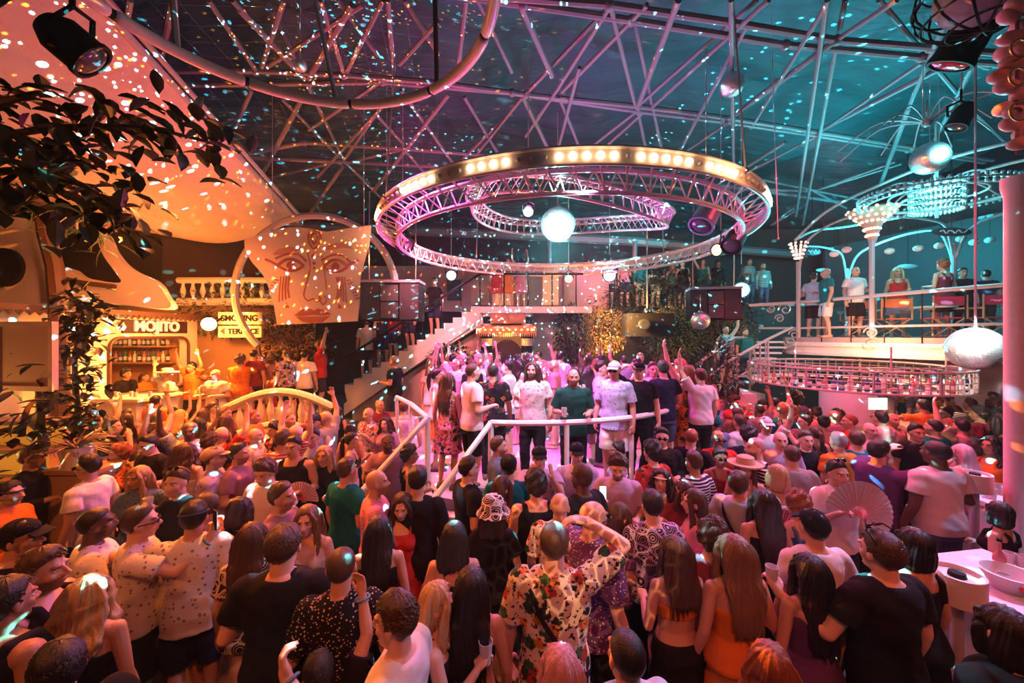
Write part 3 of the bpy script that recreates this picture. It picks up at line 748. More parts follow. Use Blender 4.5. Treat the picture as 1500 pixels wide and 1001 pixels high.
for p in nodes: MB().ell(rel(TR,p),.075,None,10,6).obj('node_joint',TRUSSM,TR)
# eave beams
struct('trim_1',MB().tube([P(262,325,10.6),P(442,326,10.9)],.10,6),TRUSSM)
struct('trim_2',MB().tube([P(430,332,13.4),P(700,342,13.8),P(930,354,14.4),P(1180,374,15.2)],.16,6),TRUSSM)
for i,(a,b) in enumerate([((430,332),(425,415)),((805,348),(805,440)),((930,354),(930,400))]):
    struct('trim_%d'%(3+i),MB().tube([P(*a,13.6),P(*b,13.6)],.08,6),TRUSSM)
# netting under the roof on the left: a light cord grid
def m_net():
    t=NT('cord_net'); v=t.co(out='UV'); return t
mb=MB()
g=[[uv(-9+i*.0+j*.42,3.2+i*.42,.55+.12*math.sin(j*.7)*math.sin(i*.5)) for j in range(22)] for i in range(22)]
for i in range(22):
    mb.tube(g[i],.004,3); mb.tube([g[k][i] for k in range(22)],.004,3)
mb.obj('cord_net',plain('net_cord',(.16,.2,.24),.9),label='fine cord net stretched below the tent roof at its left side',category='net')
# ---------------------------------------------------------------- left canopy of pale canvas
C00,C10,C11,C01=P(90,-60,4.7),P(437,322,10.6),P(190,336,10.2),P(-330,150,4.4)
rows=[]
for i in range(25):
    t=i/24; a=C00.lerp(C10,t); b=C01.lerp(C11,t)
    rows.append([a.lerp(b,s/16)+Vector((0,0,-.45*math.sin(PI*s/16)+.10*math.sin(t*9+s*.35)*math.sin(PI*s/16)-.12*math.sin(PI*t))) for s in range(17)])
mb=MB(); vv=[p for r in rows for p in r]+[p+Vector((0,0,.015)) for r in rows for p in r]; n=25*17
mb.add(vv,[(i*17+j,i*17+j+1,(i+1)*17+j+1,(i+1)*17+j) for i in range(24) for j in range(16)]+[(n+i*17+j,n+(i+1)*17+j,n+(i+1)*17+j+1,n+i*17+j+1) for i in range(24) for j in range(16)])
cn=thing('canvas_canopy','large pale canvas canopy glowing orange above the mojito bar','canopy',(-6,7,6))
for v in range(len(mb.v)): mb.v[v]=tuple(rel(cn,mb.v[v]))
mb.obj('canvas',CANV,cn)
for k in (0,.13,-.13):
    off=Vector((k,0,-.05+abs(k)*.4)); MB().tube([rel(cn,C00+off+(C00-C10)*.3),rel(cn,C10+off)],.045 if k else .06,8).obj('edge_beam',STEEL,cn)
# ---------------------------------------------------------------- terrace platform and steps on the left
struct('floor_terrace',box(-13,-4.6,8.25,16,0,.55),plain('terrace_stone',(.42,.33,.26),.7,bump=.2))
st=thing('stone_steps','pale stone steps lit yellow, leading up to the mojito bar','steps',(-6.9,7.8,0))
for i in range(3): box(-1.4,1.4,-.5+i*.31,.44,i*.183,(i+1)*.183).obj('step',plain('step_stone',(.62,.48,.32),.6,bump=.1),st,False)
# mojito bar: wall with rounded serving hatch
WX=-8.6
def rrect(y0,y1,z0,z1,r,n=6):
    out=[]
    for (cy,cz,a) in ((y1-r,z1-r,0),(y0+r,z1-r,90),(y0+r,z0+r,180),(y1-r,z0+r,270)):
        for k in range(n+1):
            t=math.radians(a+90*k/n); out.append((cy+r*math.cos(t),cz+r*math.sin(t)))
    return out
def holed(mb,outer,inner,x0,x1):
    """panel between two loops in the YZ plane, from x0 to x1"""
    k=len(inner); O=[]
    (ya,yb,za,zb)=outer
    cy=sum(p[0] for p in inner)/k; cz=sum(p[1] for p in inner)/k
    for (y,z) in inner:
        dy,dz=y-cy,z-cz; s=min((yb-cy)/dy if dy>1e-6 else (ya-cy)/dy if dy<-1e-6 else 1e9,(zb-cz)/dz if dz>1e-6 else (za-cz)/dz if dz<-1e-6 else 1e9)
        O.append((cy+dy*s,cz+dz*s))
    L=lambda pts,x:[Vector((x,y,z)) for y,z in pts]
    return mb.loft([L(O,x0),L(inner,x0),L(inner,x1),L(O,x1)],closed=True)
hatch=rrect(8.08,10.05,1.75,3.02,.22)
wl=MB(); box(WX-.22,WX,7.4,8.08,0,3.52,wl); box(WX-.22,WX,10.05,10.35,0,3.52,wl); box(WX-.22,WX,8.08,10.05,3.02,3.52,wl); box(WX-.22,WX,8.08,10.05,0,1.75,wl)
for q in range(4):
    arc=hatch[q*7:q*7+7]; cn_=((10.05,3.02),(8.08,3.02),(8.08,1.75),(10.05,1.75))[q]; wl.prism([Vector((WX-.2,y,z)) for y,z in [cn_]+arc],(.2,0,0))
box(WX-.22,WX,3.5,7.42,0,3.52,wl)
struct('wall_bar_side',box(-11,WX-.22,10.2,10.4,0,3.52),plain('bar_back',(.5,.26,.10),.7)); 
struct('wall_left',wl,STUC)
hf=MB(); lo=[Vector((WX+.02,y,z)) for y,z in hatch]; hf.tube(lo,.035,8,closed=True); hf.obj('window_1',BROWN,kind='structure')
ev=MB(); box(WX-.4,WX+.28,3.4,10.5,3.52,3.62,ev)
for i in range(52): ev.tube([(WX+.26,3.5+i*.136,3.53),(WX+.26,3.56+i*.136,3.45),(WX+.26,3.63+i*.136,3.53)],.022,5)
struct('trim_6',ev,BROWN)
sg=thing('bar_sign','dark sign reading MOJITO over the serving hatch','sign',(WX,9.0,3.28))
sgb=box(0,.05,-.66,.98,-.15,.15).obj('board',plain('sign_maroon',(.035,.008,.01),.5),sg,False)
text('MOJITO',sg,glow('sign_letters',(1,.75,.6),.35,(.9,.8,.75)),(WX+.065,9.13,3.28),(0,1,0),(0,0,1),.33,.02,.012)
MB().tube([(.07,-.72,-.08),(.07,-.66,-.02),(.07,-.72,.08)],.035,6).obj('emblem',WHITE,sg)
# inside the hatch
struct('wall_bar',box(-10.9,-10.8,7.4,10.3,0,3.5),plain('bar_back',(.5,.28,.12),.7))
light('bar_inside_light','POINT',(-9.6,9.0,3.2),45,(1,.4,.1),size=.2)
rs=random.Random(4)
for k,z in enumerate((2.35,2.78)):
    sh=box(-.85,.85,-.16,.12,-.02,.02).obj('shelf',WOOD,None,False,label=('lower' if k==0 else 'upper')+' wooden bottle shelf inside the mojito hatch',category='shelf'); sh.location=(-9.85,10.06,z)
def bottle_mesh(h,r):
    return MB().lathe([(.001,0),(r,0),(r,h*.55),(r*.85,h*.63),(r*.33,h*.74),(r*.3,h*.97),(r*.36,h)],n=10)
BOTC=[('clear',(.62,.66,.64)),('amber',(.35,.13,.03)),('green',(.04,.16,.06)),('blue',(.05,.12,.35)),('rosy',(.6,.2,.22)),('dark',(.03,.025,.03))]
BOTM={}
def bottle(c,loc,h=.3,r=.042,where='',group=None,sz=''):
    key=(c,round(h,2)); 
    if key not in BOTM:
        col=dict(BOTC)[c]; BOTM[key]=(bottle_mesh(h,r).mesh('bottle',(plain('bottle_'+c,col,.12),)),MB().lathe([(.001,h*.99),(r*.42,h*.99),(r*.42,h*1.06),(.001,h*1.065)],n=8).mesh('cap',(BLACK,)),MB().lathe([(r*1.02,h*.15),(r*1.03,h*.16),(r*1.03,h*.42),(r*1.02,h*.43)],n=12).mesh('paper_label',(WHITE,)))
    b,cp,lb=BOTM[key]; o=put('bottle',b,None,loc,label=f'{c} glass bottle {where}',category='bottle',group=group or where)
    put('cap',cp,o); put('paper_label',lb,o); return o
for z in (2.37,2.80):
    for i in range(13):
        bottle(BOTC[(i*5+int(z*10))%6][0],(-10.6+i*.125,10.02,z),.3 if i%3 else .34,.04,'on the '+('lower' if z<2.5 else 'upper')+' shelf inside the mojito hatch')
ct=thing('bar_counter','white bar counter overexposed by the orange lamp at the mojito hatch','bar counter',(-8.15,8.2,.55))
box(-.42,.42,-.4,.55,0,1.15).obj('front',WHITE,ct,False); box(-.46,.5,-.46,.6,1.15,1.22).obj('worktop',WHITE,ct,False)
for i in range(4):
    g=MB().lathe([(.001,0),(.03,0),(.036,.11),(.033,.11),(.027,.01),(.001,.012)],n=10).obj('drinking_glass',GLASSY,None,label='small clear glass on the white counter at the mojito hatch',category='glass',group='glasses on the white counter'); g.location=(-8.35+.2*i,8.0+.11*(i%2),1.772)
# swooping white parapets above the bar
def outline(name,pts,Y,depth,label,cat='parapet',mat=STUC,holes=()):
    pp=[P(x,y,Y) for x,y in pts]; o=thing(name,label,cat,pp[0])
    MB().prism([rel(o,p) for p in smoothp(pp+[pp[0]],5)[:-1]],(-depth*.6,depth,0)).obj('body',mat,o,False); return o
sw=outline('curved_parapet',[(98,438),(160,444),(246,452),(240,430),(226,410),(200,398),(178,384),(160,362),(150,340),(138,336),(150,372),(168,398),(176,414),(140,410),(112,402),(96,392),(90,420)],8.3,.5,'white swooping parapet wall above the mojito sign')
MB().tube([rel(sw,p) for p in smoothp([P(82,405,8.25),P(120,414,8.25),P(168,420,8.25)],5)],.05,6).obj('lower_rim',BROWN,sw)
cw=outline('curved_wall_pillar',[(-60,445),(78,443),(72,420),(76,390),(70,360),(60,330),(20,318),(-60,320)],7.2,.4,'white rounded wall with a dark round porthole, left of the climbing trunk','wall pillar')
hole=MB().lathe([(.001,.0),(.30,.0),(.36,.05),(.36,-.02),(.001,-.02)],n=24).obj('porthole',BLACK,cw); hole.location=rel(cw,P(8,392,7.12)); hole.rotation_euler=(PI/2,0,0)
pr=MB().tube([P(60,300,6.9),P(66,340,6.9),P(80,390,6.9),P(86,445,6.9),P(88,620,6.9)],[.09,.11,.12,.13,.14],8).obj('tree_trunk',BROWN,None,label='dark twisting trunk rising beside the white porthole wall',category='tree trunk')
# balustrade of the smoking terrace
def balustrade(name,label,a,b,h,n,mat,arch=0.,group=None):
    a,b=Vector(a),Vector(b); t=thing(name,label,'balustrade',a); L=b-a
    top=[L*(i/12)+Vector((0,0,h+arch*math.sin(PI*i/12))) for i in range(13)]; bot=[L*(i/12)+Vector((0,0,arch*math.sin(PI*i/12)*.9)) for i in range(13)]
    MB().tube(top,.085,8).obj('top_rail',mat,t); MB().tube(bot,.075,8).obj('base_rail',mat,t)
    prof=[(.055,0),(.06,.06),(.03,.1),(.028,.16),(.065,.36),(.07,.48),(.03,.78),(.05,.86),(.06,.95),(.055,1)]
    for i in range(n):
        s=(i+.5)/n; z0=arch*math.sin(PI*s)*.9; z1=h+arch*math.sin(PI*s)
        o=MB().lathe([(r*1.0,z0+(z1-z0)*q) for r,q in prof],n=10).obj('baluster',mat,t); o.location=L*s
    return t
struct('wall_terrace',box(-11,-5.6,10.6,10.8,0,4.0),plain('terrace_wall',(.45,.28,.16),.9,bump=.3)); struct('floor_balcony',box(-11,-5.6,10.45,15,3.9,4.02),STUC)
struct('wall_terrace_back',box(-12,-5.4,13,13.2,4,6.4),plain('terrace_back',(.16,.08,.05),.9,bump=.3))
balustrade('stone_balustrade','cream stone balustrade of the terrace above the smoking sign',(-9.25,10.5,4.04),(-5.7,10.5,4.04),.56,13,STUC)
balustrade('arched_balustrade','arched purple-lit balustrade of the little bridge',(-5.85,7.7,.95),(-3.55,7.7,.95),.62,11,STUC,.36)
struct('floor_bridge',box(-6,-3.5,7.55,8.3,0,.9),STUC)
sg=thing('terrace_sign','two-row pale sign reading SMOKING TERRACE beside the bright lamp','sign',P(351,476,9.7))
Y=9.7; w=63/FP*Y/2; h=37/FP*Y/2
box(-w,w,0,.05,.01,h).obj('upper_board',plain('sign_cream',(.75,.6,.42),.6),sg,False); box(-w,w,0,.05,-h,-.03).obj('lower_board',plain('sign_cream',(.75,.6,.42),.6),sg,False)
text('SMOKING',sg,BLACK,sg.location+Vector((0,-.01,h*.5)),(1,0,0),(0,0,1),.21,.008,.006); text('TERRACE',sg,BLACK,sg.location+Vector((.1,-.01,-h*.54)),(1,0,0),(0,0,1),.19,.008,.006)
MB().prism([(-w+.06,-.012,-h*.5),(-w+.17,-.012,-h*.25),(-w+.17,-.012,-h*.8)],(0,.01,0)).obj('arrow',BROWN,sg,False)
lp=thing('wall_lamp','glaring orange lamp left of the smoking terrace sign','lamp',P(306,475,9.3))
MB().ell((0,0,0),.16).obj('bulb',glow('bulb_orange',(1,.5,.14),16),lp); MB().tube([(0,.05,0),(0,.5,.2),(0,1.3,.25)],.03,8).obj('bracket',BLACK,lp)
# ---------------------------------------------------------------- face banner
BY=8.6
bt=thing('face_banner','pale cloth banner printed with a serene painted face and pierced nose','banner',P(460,405,BY))
bp=[(358,352),(372,340),(400,334),(470,333),(546,332),(545,350),(536,380),(529,410),(529,440),(526,470),(470,473),(402,476),(396,440),(384,405),(366,382),(358,368)]
def bq(x,y,k=0.): return rel(bt,P(x,y,BY-.03-k)+Vector((0,.10*math.sin((x-358)/40.),0)))
rows=[]
front=[bq(x,y) for x,y in bp]
m=MB(); N=14
lft=[(358,352),(359,366),(368,384),(384,405),(396,440),(402,476)]; rgt=[(546,332),(543,360),(536,385),(530,410),(529,440),(526,471)]
L_,R_=smoothp([Vector((*p,0)) for p in lft],4),smoothp([Vector((*p,0)) for p in rgt],4)
topc=[(358,352),(376,339),(420,333),(546,332)]
grid=[[bq(a.x+(b.x-a.x)*s/N, a.y+(b.y-a.y)*s/N-(14*math.sin(PI*min(1,s/N*1.6))*(1-i/len(L_))**3 if s/N<.62 else 0)) for s in range(N+1)] for i,(a,b) in enumerate(zip(L_,R_))]
nr=len(grid); vv=[p for r in grid for p in r]+[p+Vector((0,.02,0)) for r in grid for p in r]; nn=nr*(N+1)
m.add(vv,[(i*(N+1)+j,i*(N+1)+j+1,(i+1)*(N+1)+j+1,(i+1)*(N+1)+j) for i in range(nr-1) for j in range(N)]+[(nn+i*(N+1)+j,nn+(i+1)*(N+1)+j,nn+(i+1)*(N+1)+j+1,nn+i*(N+1)+j+1) for i in range(nr-1) for j in range(N)])
m.obj('cloth',plain('banner_cloth',(.82,.68,.62),.8,scale=3),bt)
INK=plain('banner_ink',(.42,.13,.10),.85); INKL=plain('banner_wash',(.62,.33,.28),.85)
def ink(pts,w,mat=INK,name='line_art',n=5,closed=False):
    c=[bq(x,y,.012) for x,y in pts]; c=smoothp(c+[c[0]] if closed else c,n)
    mm=MB(); mm.tube(c,[w*(.35+.65*math.sin(PI*i/(len(c)-1))) if not closed else w for i in range(len(c))],5); return mm
def blob(pts): return MB().prism([bq(x,y,.006) for x,y in pts],(0,-.012,0))
ey=MB()
for k,(cx,cy) in enumerate(((422,388),(492,391))):
    s=1 if k else -1
    for pts,w in (([(cx-19,cy),(cx-6,cy-9),(cx+8,cy-8),(cx+20,cy+1)],.035),([(cx-19,cy),(cx-5,cy+7),(cx+8,cy+7),(cx+20,cy+1)],.03),([(cx-22,cy-10),(cx-5,cy-17),(cx+12,cy-16),(cx+24,cy-6)],.022),([(cx+s*18,cy),(cx+s*27,cy-5),(cx+s*36,cy-9)],.025)):
        c=smoothp([bq(x,y,.012) for x,y in pts],5); ey.tube(c,w,5)
    ey.add(*(lambda q:(q,[tuple(range(len(q)))]))([bq(cx+6.5*math.cos(a),cy+6.5*math.sin(a),.014) for a in [2*PI*i/14 for i in range(14)]]))
ey.obj('painted_eyes',INK,bt)
for pts in ([(396,372),(405,364),(422,360),(442,364),(425,368),(408,372)],[(470,366),(486,358),(505,357),(521,366),(505,364),(486,366)]): MB().prism([bq(x,y,.006) for x,y in pts],(0,-.012,0)).obj('painted_brow',INKL,bt,False)
ls=MB()
for pts in ([(427,462),(440,453),(452,452),(458,455),(464,452),(474,454),(486,461),(470,462),(457,461),(442,462)],[(430,464),(445,464),(458,464),(472,464),(484,463),(472,472),(456,474),(440,471)]): ls.prism([bq(x,y,.006) for x,y in pts],(0,-.012,0))
ls.obj('painted_lips',INK,bt,False)
ns=MB()
for pts,w in (([(448,370),(452,392),(446,415),(442,432),(448,440),(456,437)],.014),([(456,437),(463,442),(470,437)],.014),([(470,372),(474,395),(478,425)],.010),([(466,433),(471,446),(478,440),(474,433)],.016)):
    ns.tube(smoothp([bq(x,y,.012) for x,y in pts],5),w,5)
ns.obj('painted_nose',INK,bt)
for (cx,cy,s) in ((418,404,-1),(496,406,1)):
    tr=MB()
    for k in range(4):
        tr.tube(smoothp([bq(cx+s*(k*4-2),cy,.012),bq(cx+s*(k*4),cy+18,.012),bq(cx+s*(k*5+4-6),cy+32+2*k,.012)],4),.02-.003*k,5)
    for k in range(7): tr.tube([bq(cx+s*(14+k*2.2),cy+6+k*4.5,.012),bq(cx+s*(20+k*2.2),cy+4+k*4.5,.012)],.011,5)
    tr.prism([bq(cx+s*2-3,cy+46,.006),bq(cx+s*2+4,cy+46,.006),bq(cx+s*2,cy+39,.006)],(0,-.012,0))
    tr.obj('painted_tear',INK,bt)
gm=MB()
for (cx,cy,r) in ((458,375,4.5),(458,385,2.6),(458,392,1.8)): gm.add(*(lambda q:(q,[tuple(range(len(q)))]))([bq(cx+r*math.cos(a),cy+r*math.sin(a),.014) for a in [2*PI*i/12 for i in range(12)]]))
gm.tube(smoothp([bq(*p,.012) for p in [(449,342),(450,354),(458,364),(467,354),(468,342),(458,337),(449,342)]],4),.022,5); gm.tube(smoothp([bq(*p,.012) for p in [(454,344),(455,352),(458,357),(462,352),(463,344),(458,341),(454,344)]],4),.018,5)
gm.obj('painted_jewel',INK,bt)
for i,(x,yt) in enumerate(((399,130),(533,70),(567,70))):
    w=thing('hanging_wire','thin steel wire holding the face banner, '+('left one','middle one','right one with the pink end')[i],'wire',P(x,yt,BY))
    MB().tube([(0,0,0),rel(w,P(x if x<560 else 566,338,BY))],.008,5).obj('cable',STEEL,w)
    MB().ell(rel(w,P(x if x<560 else 566,338,BY)),.04).obj('hook',STEEL,w)
hoop=MB().tube([P(462+118*math.cos(a),428-112*math.sin(a),9.3) for a in [math.radians(-20+i*245/40) for i in range(41)]],.085,8).obj('hanging_hoop',STEEL,None,label='big pale tubular hoop hanging behind the face banner',category='hoop')
# ---------------------------------------------------------------- hung loudspeaker arrays
def speaker(name,label,px0,px1,py0,py1,Y,wires,rot=0.):
    c=P((px0+px1)/2,(py0+py1)/2,Y); w=(px1-px0)/FP*Y/2; h=(py1-py0)/FP*Y/2; t=thing(name,label,'loudspeaker',c,rot)
    GR=plain('speaker_grille',(.05,.04,.045),.7,bump=.5,scale=120)
    box(-w,w,0,.55,-h,h).obj('cabinet',BLACK,t,False)
    for s in (-1,1):
        box(s*w*.98,s*w*.34,-.03,.0,-h*.94,h*.94).obj('grille',GR,t,False)
    hm=MB()
    for k in range(2):
        zc=h*(.45-.9*k); a=.30*w; hm.loft([[Vector((sx*a*q,-.04+.2*(1-q),zc+sz*h*.42*q)) for sx,sz in ((-1,-1),(1,-1),(1,1),(-1,1))] for q in (1,.35)])
    hm.obj('horn',plain('horn_grey',(.10,.095,.10),.5),t,False)
    box(-w*1.02,w*1.02,-.05,.6,h,h+.06).obj('flying_frame',STEEL,t,False)
    for s in (-.8,.8):
        MB().tube([(w*s,.2,h+.05),(w*s*1.02,.2,h+.5),(w*s,.2,h+wires)],.02,5).obj('chain',CHROME,t)
    return t
speaker('loudspeaker_array','wide black loudspeaker array hung right of the face banner',528,614,414,470,8.9,2.2)
speaker('loudspeaker_array','black loudspeaker array with chains above the golden shrubs',1014,1083,424,469,8.9,2.2,-.25)
# ---------------------------------------------------------------- back stairs, landing and striped alcove
SY=11.
st=thing('staircase','white staircase with dark handrail climbing to the back landing','staircase',P(500,575,SY))
top=P(703,449,SY); bot=P(505,572,SY); ns_=15; sp=MB(); d=top-bot
prof=[bot]
for i in range(ns_):
    a=bot+d*(i/ns_); b=bot+d*((i+1)/ns_); prof+= [Vector((a.x,a.y,b.z)),Vector((b.x,b.y,b.z))]
prof+=[top+Vector((.1,0,-.5)),bot+Vector((.1,0,-.5))]
MB().prism([rel(st,p) for p in prof],(0,1.3,0)).obj('steps',STUC,st,False)
MB().prism([rel(st,p+Vector((0,-.06,0))) for p in (bot+Vector((0,0,-.38)),top+Vector((0,0,-.12)),top+Vector((0,0,-.42)),bot+Vector((0,0,-.72)))],(0,.06,0)).obj('stringer',WHITE,st,False)
hr=MB(); hr.tube([rel(st,bot+Vector((0,.05,.95))),rel(st,top+Vector((0,.05,.95))),rel(st,top+Vector((3,.05,.95)))],.035,8)
for i in range(8): hr.tube([rel(st,bot+d*(i/7)+Vector((0,.05,0))),rel(st,bot+d*(i/7)+Vector((0,.05,.95)))],.018,6)
for i in range(5): hr.tube([rel(st,top+Vector((.7*i,.05,0))),rel(st,top+Vector((.7*i,.05,.95)))],.022,6)
hr.obj('handrail',BLACK,st)
struct('wall_stair',MB().prism([bot+Vector((.1,.3,-.6)),top+Vector((.1,.3,-.6)),Vector((top.x+.1,SY+.3,0)),Vector((bot.x+.1,SY+.3,0))],(0,.9,0)),plain('stair_wall',(.55,.40,.33),.85,bump=.2))
struct('floor_landing',box(top.x,2.3,SY-.05,13.4,3.72,3.9),WHITE)
struct('wall_landing',box(-1.0,2.2,SY+.6,SY+.8,0,3.72),plain('landing_wall',(.6,.45,.42),.85,bump=.2))
struct('wall_facade',box(-5.4,3.4,13.3,13.5,3.9,5.5),plain('facade',(.38,.22,.20),.8,bump=.15))
fc=[(684,720,0),(727,757,1),(764,782,0)]
for i,(a,b,k) in enumerate([(690,716,0),(724,752,1),(758,778,0),(795,818,1),(826,842,0)]):
    p0,p1=P(a,395,13.2),P(b,447,13.2); f=MB(); box(p0.x,p1.x,13.18,13.26,p1.z,p0.z,f); o=f.obj('door_%d'%(i+1),glow('lit_door',(1,.32,.12),.55,(.6,.3,.15)) if k else plain('door_wood',(.35,.15,.08),.5),kind='structure',smooth=False)
for i,(a,b) in enumerate(((655,676),(560,600))):
    p0,p1=P(a,410,13.2),P(b,440,13.2); box(p0.x,p1.x,13.18,13.26,p1.z,p0.z).obj('window_%d'%(i+2),BLACK,kind='structure',smooth=False)
for i,px in enumerate((713,772)):
    c=P(px,460,SY+.2); t=thing('striped_column',('left','right')[i]+' black-and-white banded column of the alcove under the landing','column',(c.x,c.y,0))
    for k in range(16):
        z0=.4+k*.215; MB().lathe([(.001,z0),(.17,z0),(.17,z0+.215),(.001,z0+.215)],n=18).obj('band',WHITE if k%2 else BLACK,t)
    MB().lathe([(.001,0),(.24,0),(.24,.4),(.001,.4)],n=18).obj('plinth',STUC,t)
aw=thing('alcove_awning','orange fringed awning with small bulbs between the striped columns','awning',P(742,481,SY-.1))
w=43/FP*SY
MB().prism([(-w,.5,.16),(-w,-.25,-.02),(-w,-.25,-.16),(-w,.5,-.14)],(2*w,0,0)).obj('cover',plain('awning',(.75,.30,.12),.8),aw,False)
fr=MB(); bl=MB()
for i in range(28): fr.tube([(-w+2*w*(i+.5)/28,-.27,-.14),(-w+2*w*(i+.5)/28,-.27,-.24)],[.03,.008],5)
fr.obj('fringe',plain('awning_fringe',(.85,.45,.2),.8),aw)
for i in range(10): MB().ell((-w+2*w*(i+.5)/10,-.29,-.05),.028).obj('bulb',glow('bulb_amber',(1,.5,.12),3),aw)
sb=thing('alcove_signboard','small framed two-panel board above the orange awning','signboard',P(744,465,SY))
w=26/FP*SY; h=9/FP*SY; box(-w,w,0,.06,-h,h).obj('board',WOOD,sb,False)
for s in (-1,1): box(s*w*.08,s*w*.92,-.015,0,-h*.75,h*.75).obj('panel',plain('panel_terracotta',(.6,.22,.14),.7),sb,False)
ar=MB(); c=P(743,510,SY+.5)
ar.prism([(c.x-.62,SY+.58,0)]+[(c.x+.62*math.cos(PI-a),SY+.58,1.9+1.05*math.sin(a)) for a in [PI*i/16 for i in range(17)]]+[(c.x+.62,SY+.58,0)],(0,-.03,0))
o=ar.obj('door_6',plain('alcove_dark',(.10,.03,.09),.8),kind='structure',smooth=False)
light('alcove_light','POINT',P(744,497,SY-.4),22,(1,.5,.12),size=.1)
# big hedges and golden shrubs at the back
bush('dark_hedge',P(990,450,12.6),(3.0,.7,1.2),2600,.16,.08,LEAFD,'dark hedge mass below the row of watching guests',seed=1)
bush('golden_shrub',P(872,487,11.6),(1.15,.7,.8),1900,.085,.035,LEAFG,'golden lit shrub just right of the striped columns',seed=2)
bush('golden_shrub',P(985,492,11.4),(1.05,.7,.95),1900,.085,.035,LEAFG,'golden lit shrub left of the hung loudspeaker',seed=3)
bush('golden_shrub',P(1068,492,11.8),(.9,.6,.7),1200,.085,.035,LEAFG,'small golden lit shrub right of the hung loudspeaker',seed=5)
bush('dark_creeper',P(435,505,10.3),(1.15,.2,.75),1000,.12,.07,LEAFD,'dark creeper below the face banner',seed=6)
bush('dark_creeper',P(662,524,10.75),(.72,.2,.36),420,.12,.07,LEAFD,'dark creeper under the white staircase',seed=7)
bush('terrace_creeper',P(345,455,10.45),(1.8,.14,.75),600,.16,.08,LEAFM,'leafy creeper on the wall under the cream balustrade',seed=8,stem=False)
bush('dark_shrub',P(835,490,11.3),(.5,.4,.9),700,.13,.07,LEAFD,'dark leafy shrub between striped column and golden shrub',seed=9)
bush('dark_shrub',P(1046,545,8.4),(.55,.45,.8),420,.2,.06,LEAFD,'dark shrub under the metal stair rails',seed=19)
struct('floor_tier',box(.5,12.5,13.3,16.2,0,4.05),DARK)
# ---------------------------------------------------------------- great hanging ring of truss with bulbs
def can(name,label,c,aim,r,l,lens,emit=True,cat='stage light',body=BLACK):
    c=Vector(c); t=thing(name,label,cat,c); d=(Vector(aim)-c).normalized(); q=Vector((0,0,1)).rotation_difference(d).to_matrix()
    m=MB().lathe([(.001,-l*.62),(r*.6,-l*.6),(r*.95,-l*.3),(r*.98,l*.3),(r*1.06,l*.38),(r*1.06,l*.5),(r*.9,l*.5),(r*.88,l*.42),(.001,l*.42)],n=18); m.v=[tuple(q@Vector(p)) for p in m.v]; hs_=m.obj('housing',body,t)
    m=MB().ell((0,0,l*.43),(r*.86,r*.86,r*.25),None,16,8); m.v=[tuple(q@Vector(p)) for p in m.v]; m.obj('lens',lens,hs_)
    s=q@Vector((1,0,0)); 
    MB().tube([s*r*1.1,s*r*1.15+Vector((0,0,r*1.2)),Vector((0,0,r*1.9)),-s*r*1.15+Vector((0,0,r*1.2)),-s*r*1.1],r*.13,6).obj('yoke',body,t)
    MB().tube([(0,0,r*1.9),(0,0,r*3.2)],r*.12,6).obj('clamp',body,t); MB().tube([(0,0,r*3.0),(0,0,rz_(-sa*c.x+ca*c.y)+.82-c.z)],.009,5).obj('drop_cable',STEEL,t); return t
RC=Vector((1.02,8.0,CZ+2.06)); RR=3.64
BULB=glow('ring_bulb',(1,.62,.3),14); BOFF=plain('bulb_off',(.55,.5,.5),.3)
rt=thing('hanging_ring','huge hanging ring truss studded with warm bulbs above the podium','ring truss',RC)
O=Vector((0,0,0)); n=96
rg=[[Vector(((RR+dr)*math.cos(a),(RR+dr)*math.sin(a),dz)) for dr,dz in ((0,-.09),(0,.09),(-.03,.09),(-.03,-.09))] for a in [2*PI*i/n for i in range(n)]]
RINGM=plain('ring_paint',(.74,.62,.62),.35)
OB_=MB().loft(rg,closed=True).obj('outer_band',RINGM,rt,False)
for dz in (.1,-.1): MB().tube(ring_pts((0,0,dz),RR+.01,96),.022,6,closed=True).obj('band_edge',RINGM,rt)
for dz in (-.02,-.30): MB().tube(ring_pts((0,0,dz),RR-.34,96),.032,6,closed=True).obj('inner_chord',RINGM,rt)
lt=MB()
for i in range(72):
    a,b,c=[2*PI*(i+k)/72 for k in (0,.5,1)]; p=lambda a,r,z:Vector((r*math.cos(a),r*math.sin(a),z))
    lt.tube([p(a,RR-.34,-.02),p(b,RR-.34,-.30),p(c,RR-.34,-.02)],.013,5); lt.tube([p(a,RR-.04,-.07),p(b,RR-.34,-.30)],.012,5); lt.tube([p(b,RR-.34,-.02),p(b,RR-.04,.06)],.012,5)
lt.obj('lattice',RINGM,rt)
bo=MB()
lit=[(225,5),(245,4),(262,5),(278,5),(293,4),(318,5),(345,5),(200,4),(178,4),(30,3),(150,4)]
on={(round(a/2.5)+k)%144 for a,c in lit for k in range(c)}
for i in range(144):
    a=2*PI*i/144; q=Vector(((RR+.012)*math.cos(a),(RR+.012)*math.sin(a),0))
    if i in on: MB().ell(q,.042,None,10,6).obj('bulb',BULB,OB_)
    else: bo.ell(q,.030,None,8,5)
bo.obj('unlit_bulbs',BOFF,OB_,kind='stuff')
for a in (60,180,300): light('ring_bulb_light','POINT',RC+Vector((4.0*math.cos(math.radians(a)),4.0*math.sin(math.radians(a)),0)),14,(1,.4,.15),size=.1)
it=thing('inner_ring','smaller looping lattice ring hung inside the great bulb ring','ring truss',(1.15,8.0,CZ+2.66))
R2=2.1; tl=lambda a:.30*math.sin(a-.6)+.12*math.sin(2*a)
rp=lambda a,r,z:Vector((r*math.cos(a),r*math.sin(a),z+tl(a)))
for r,z in ((R2,.0),(R2-.28,.05),(R2-.12,-.26)): MB().tube([rp(2*PI*i/80,r,z) for i in range(80)],.028,6,closed=True).obj('chord',RINGM,it)
lt=MB()
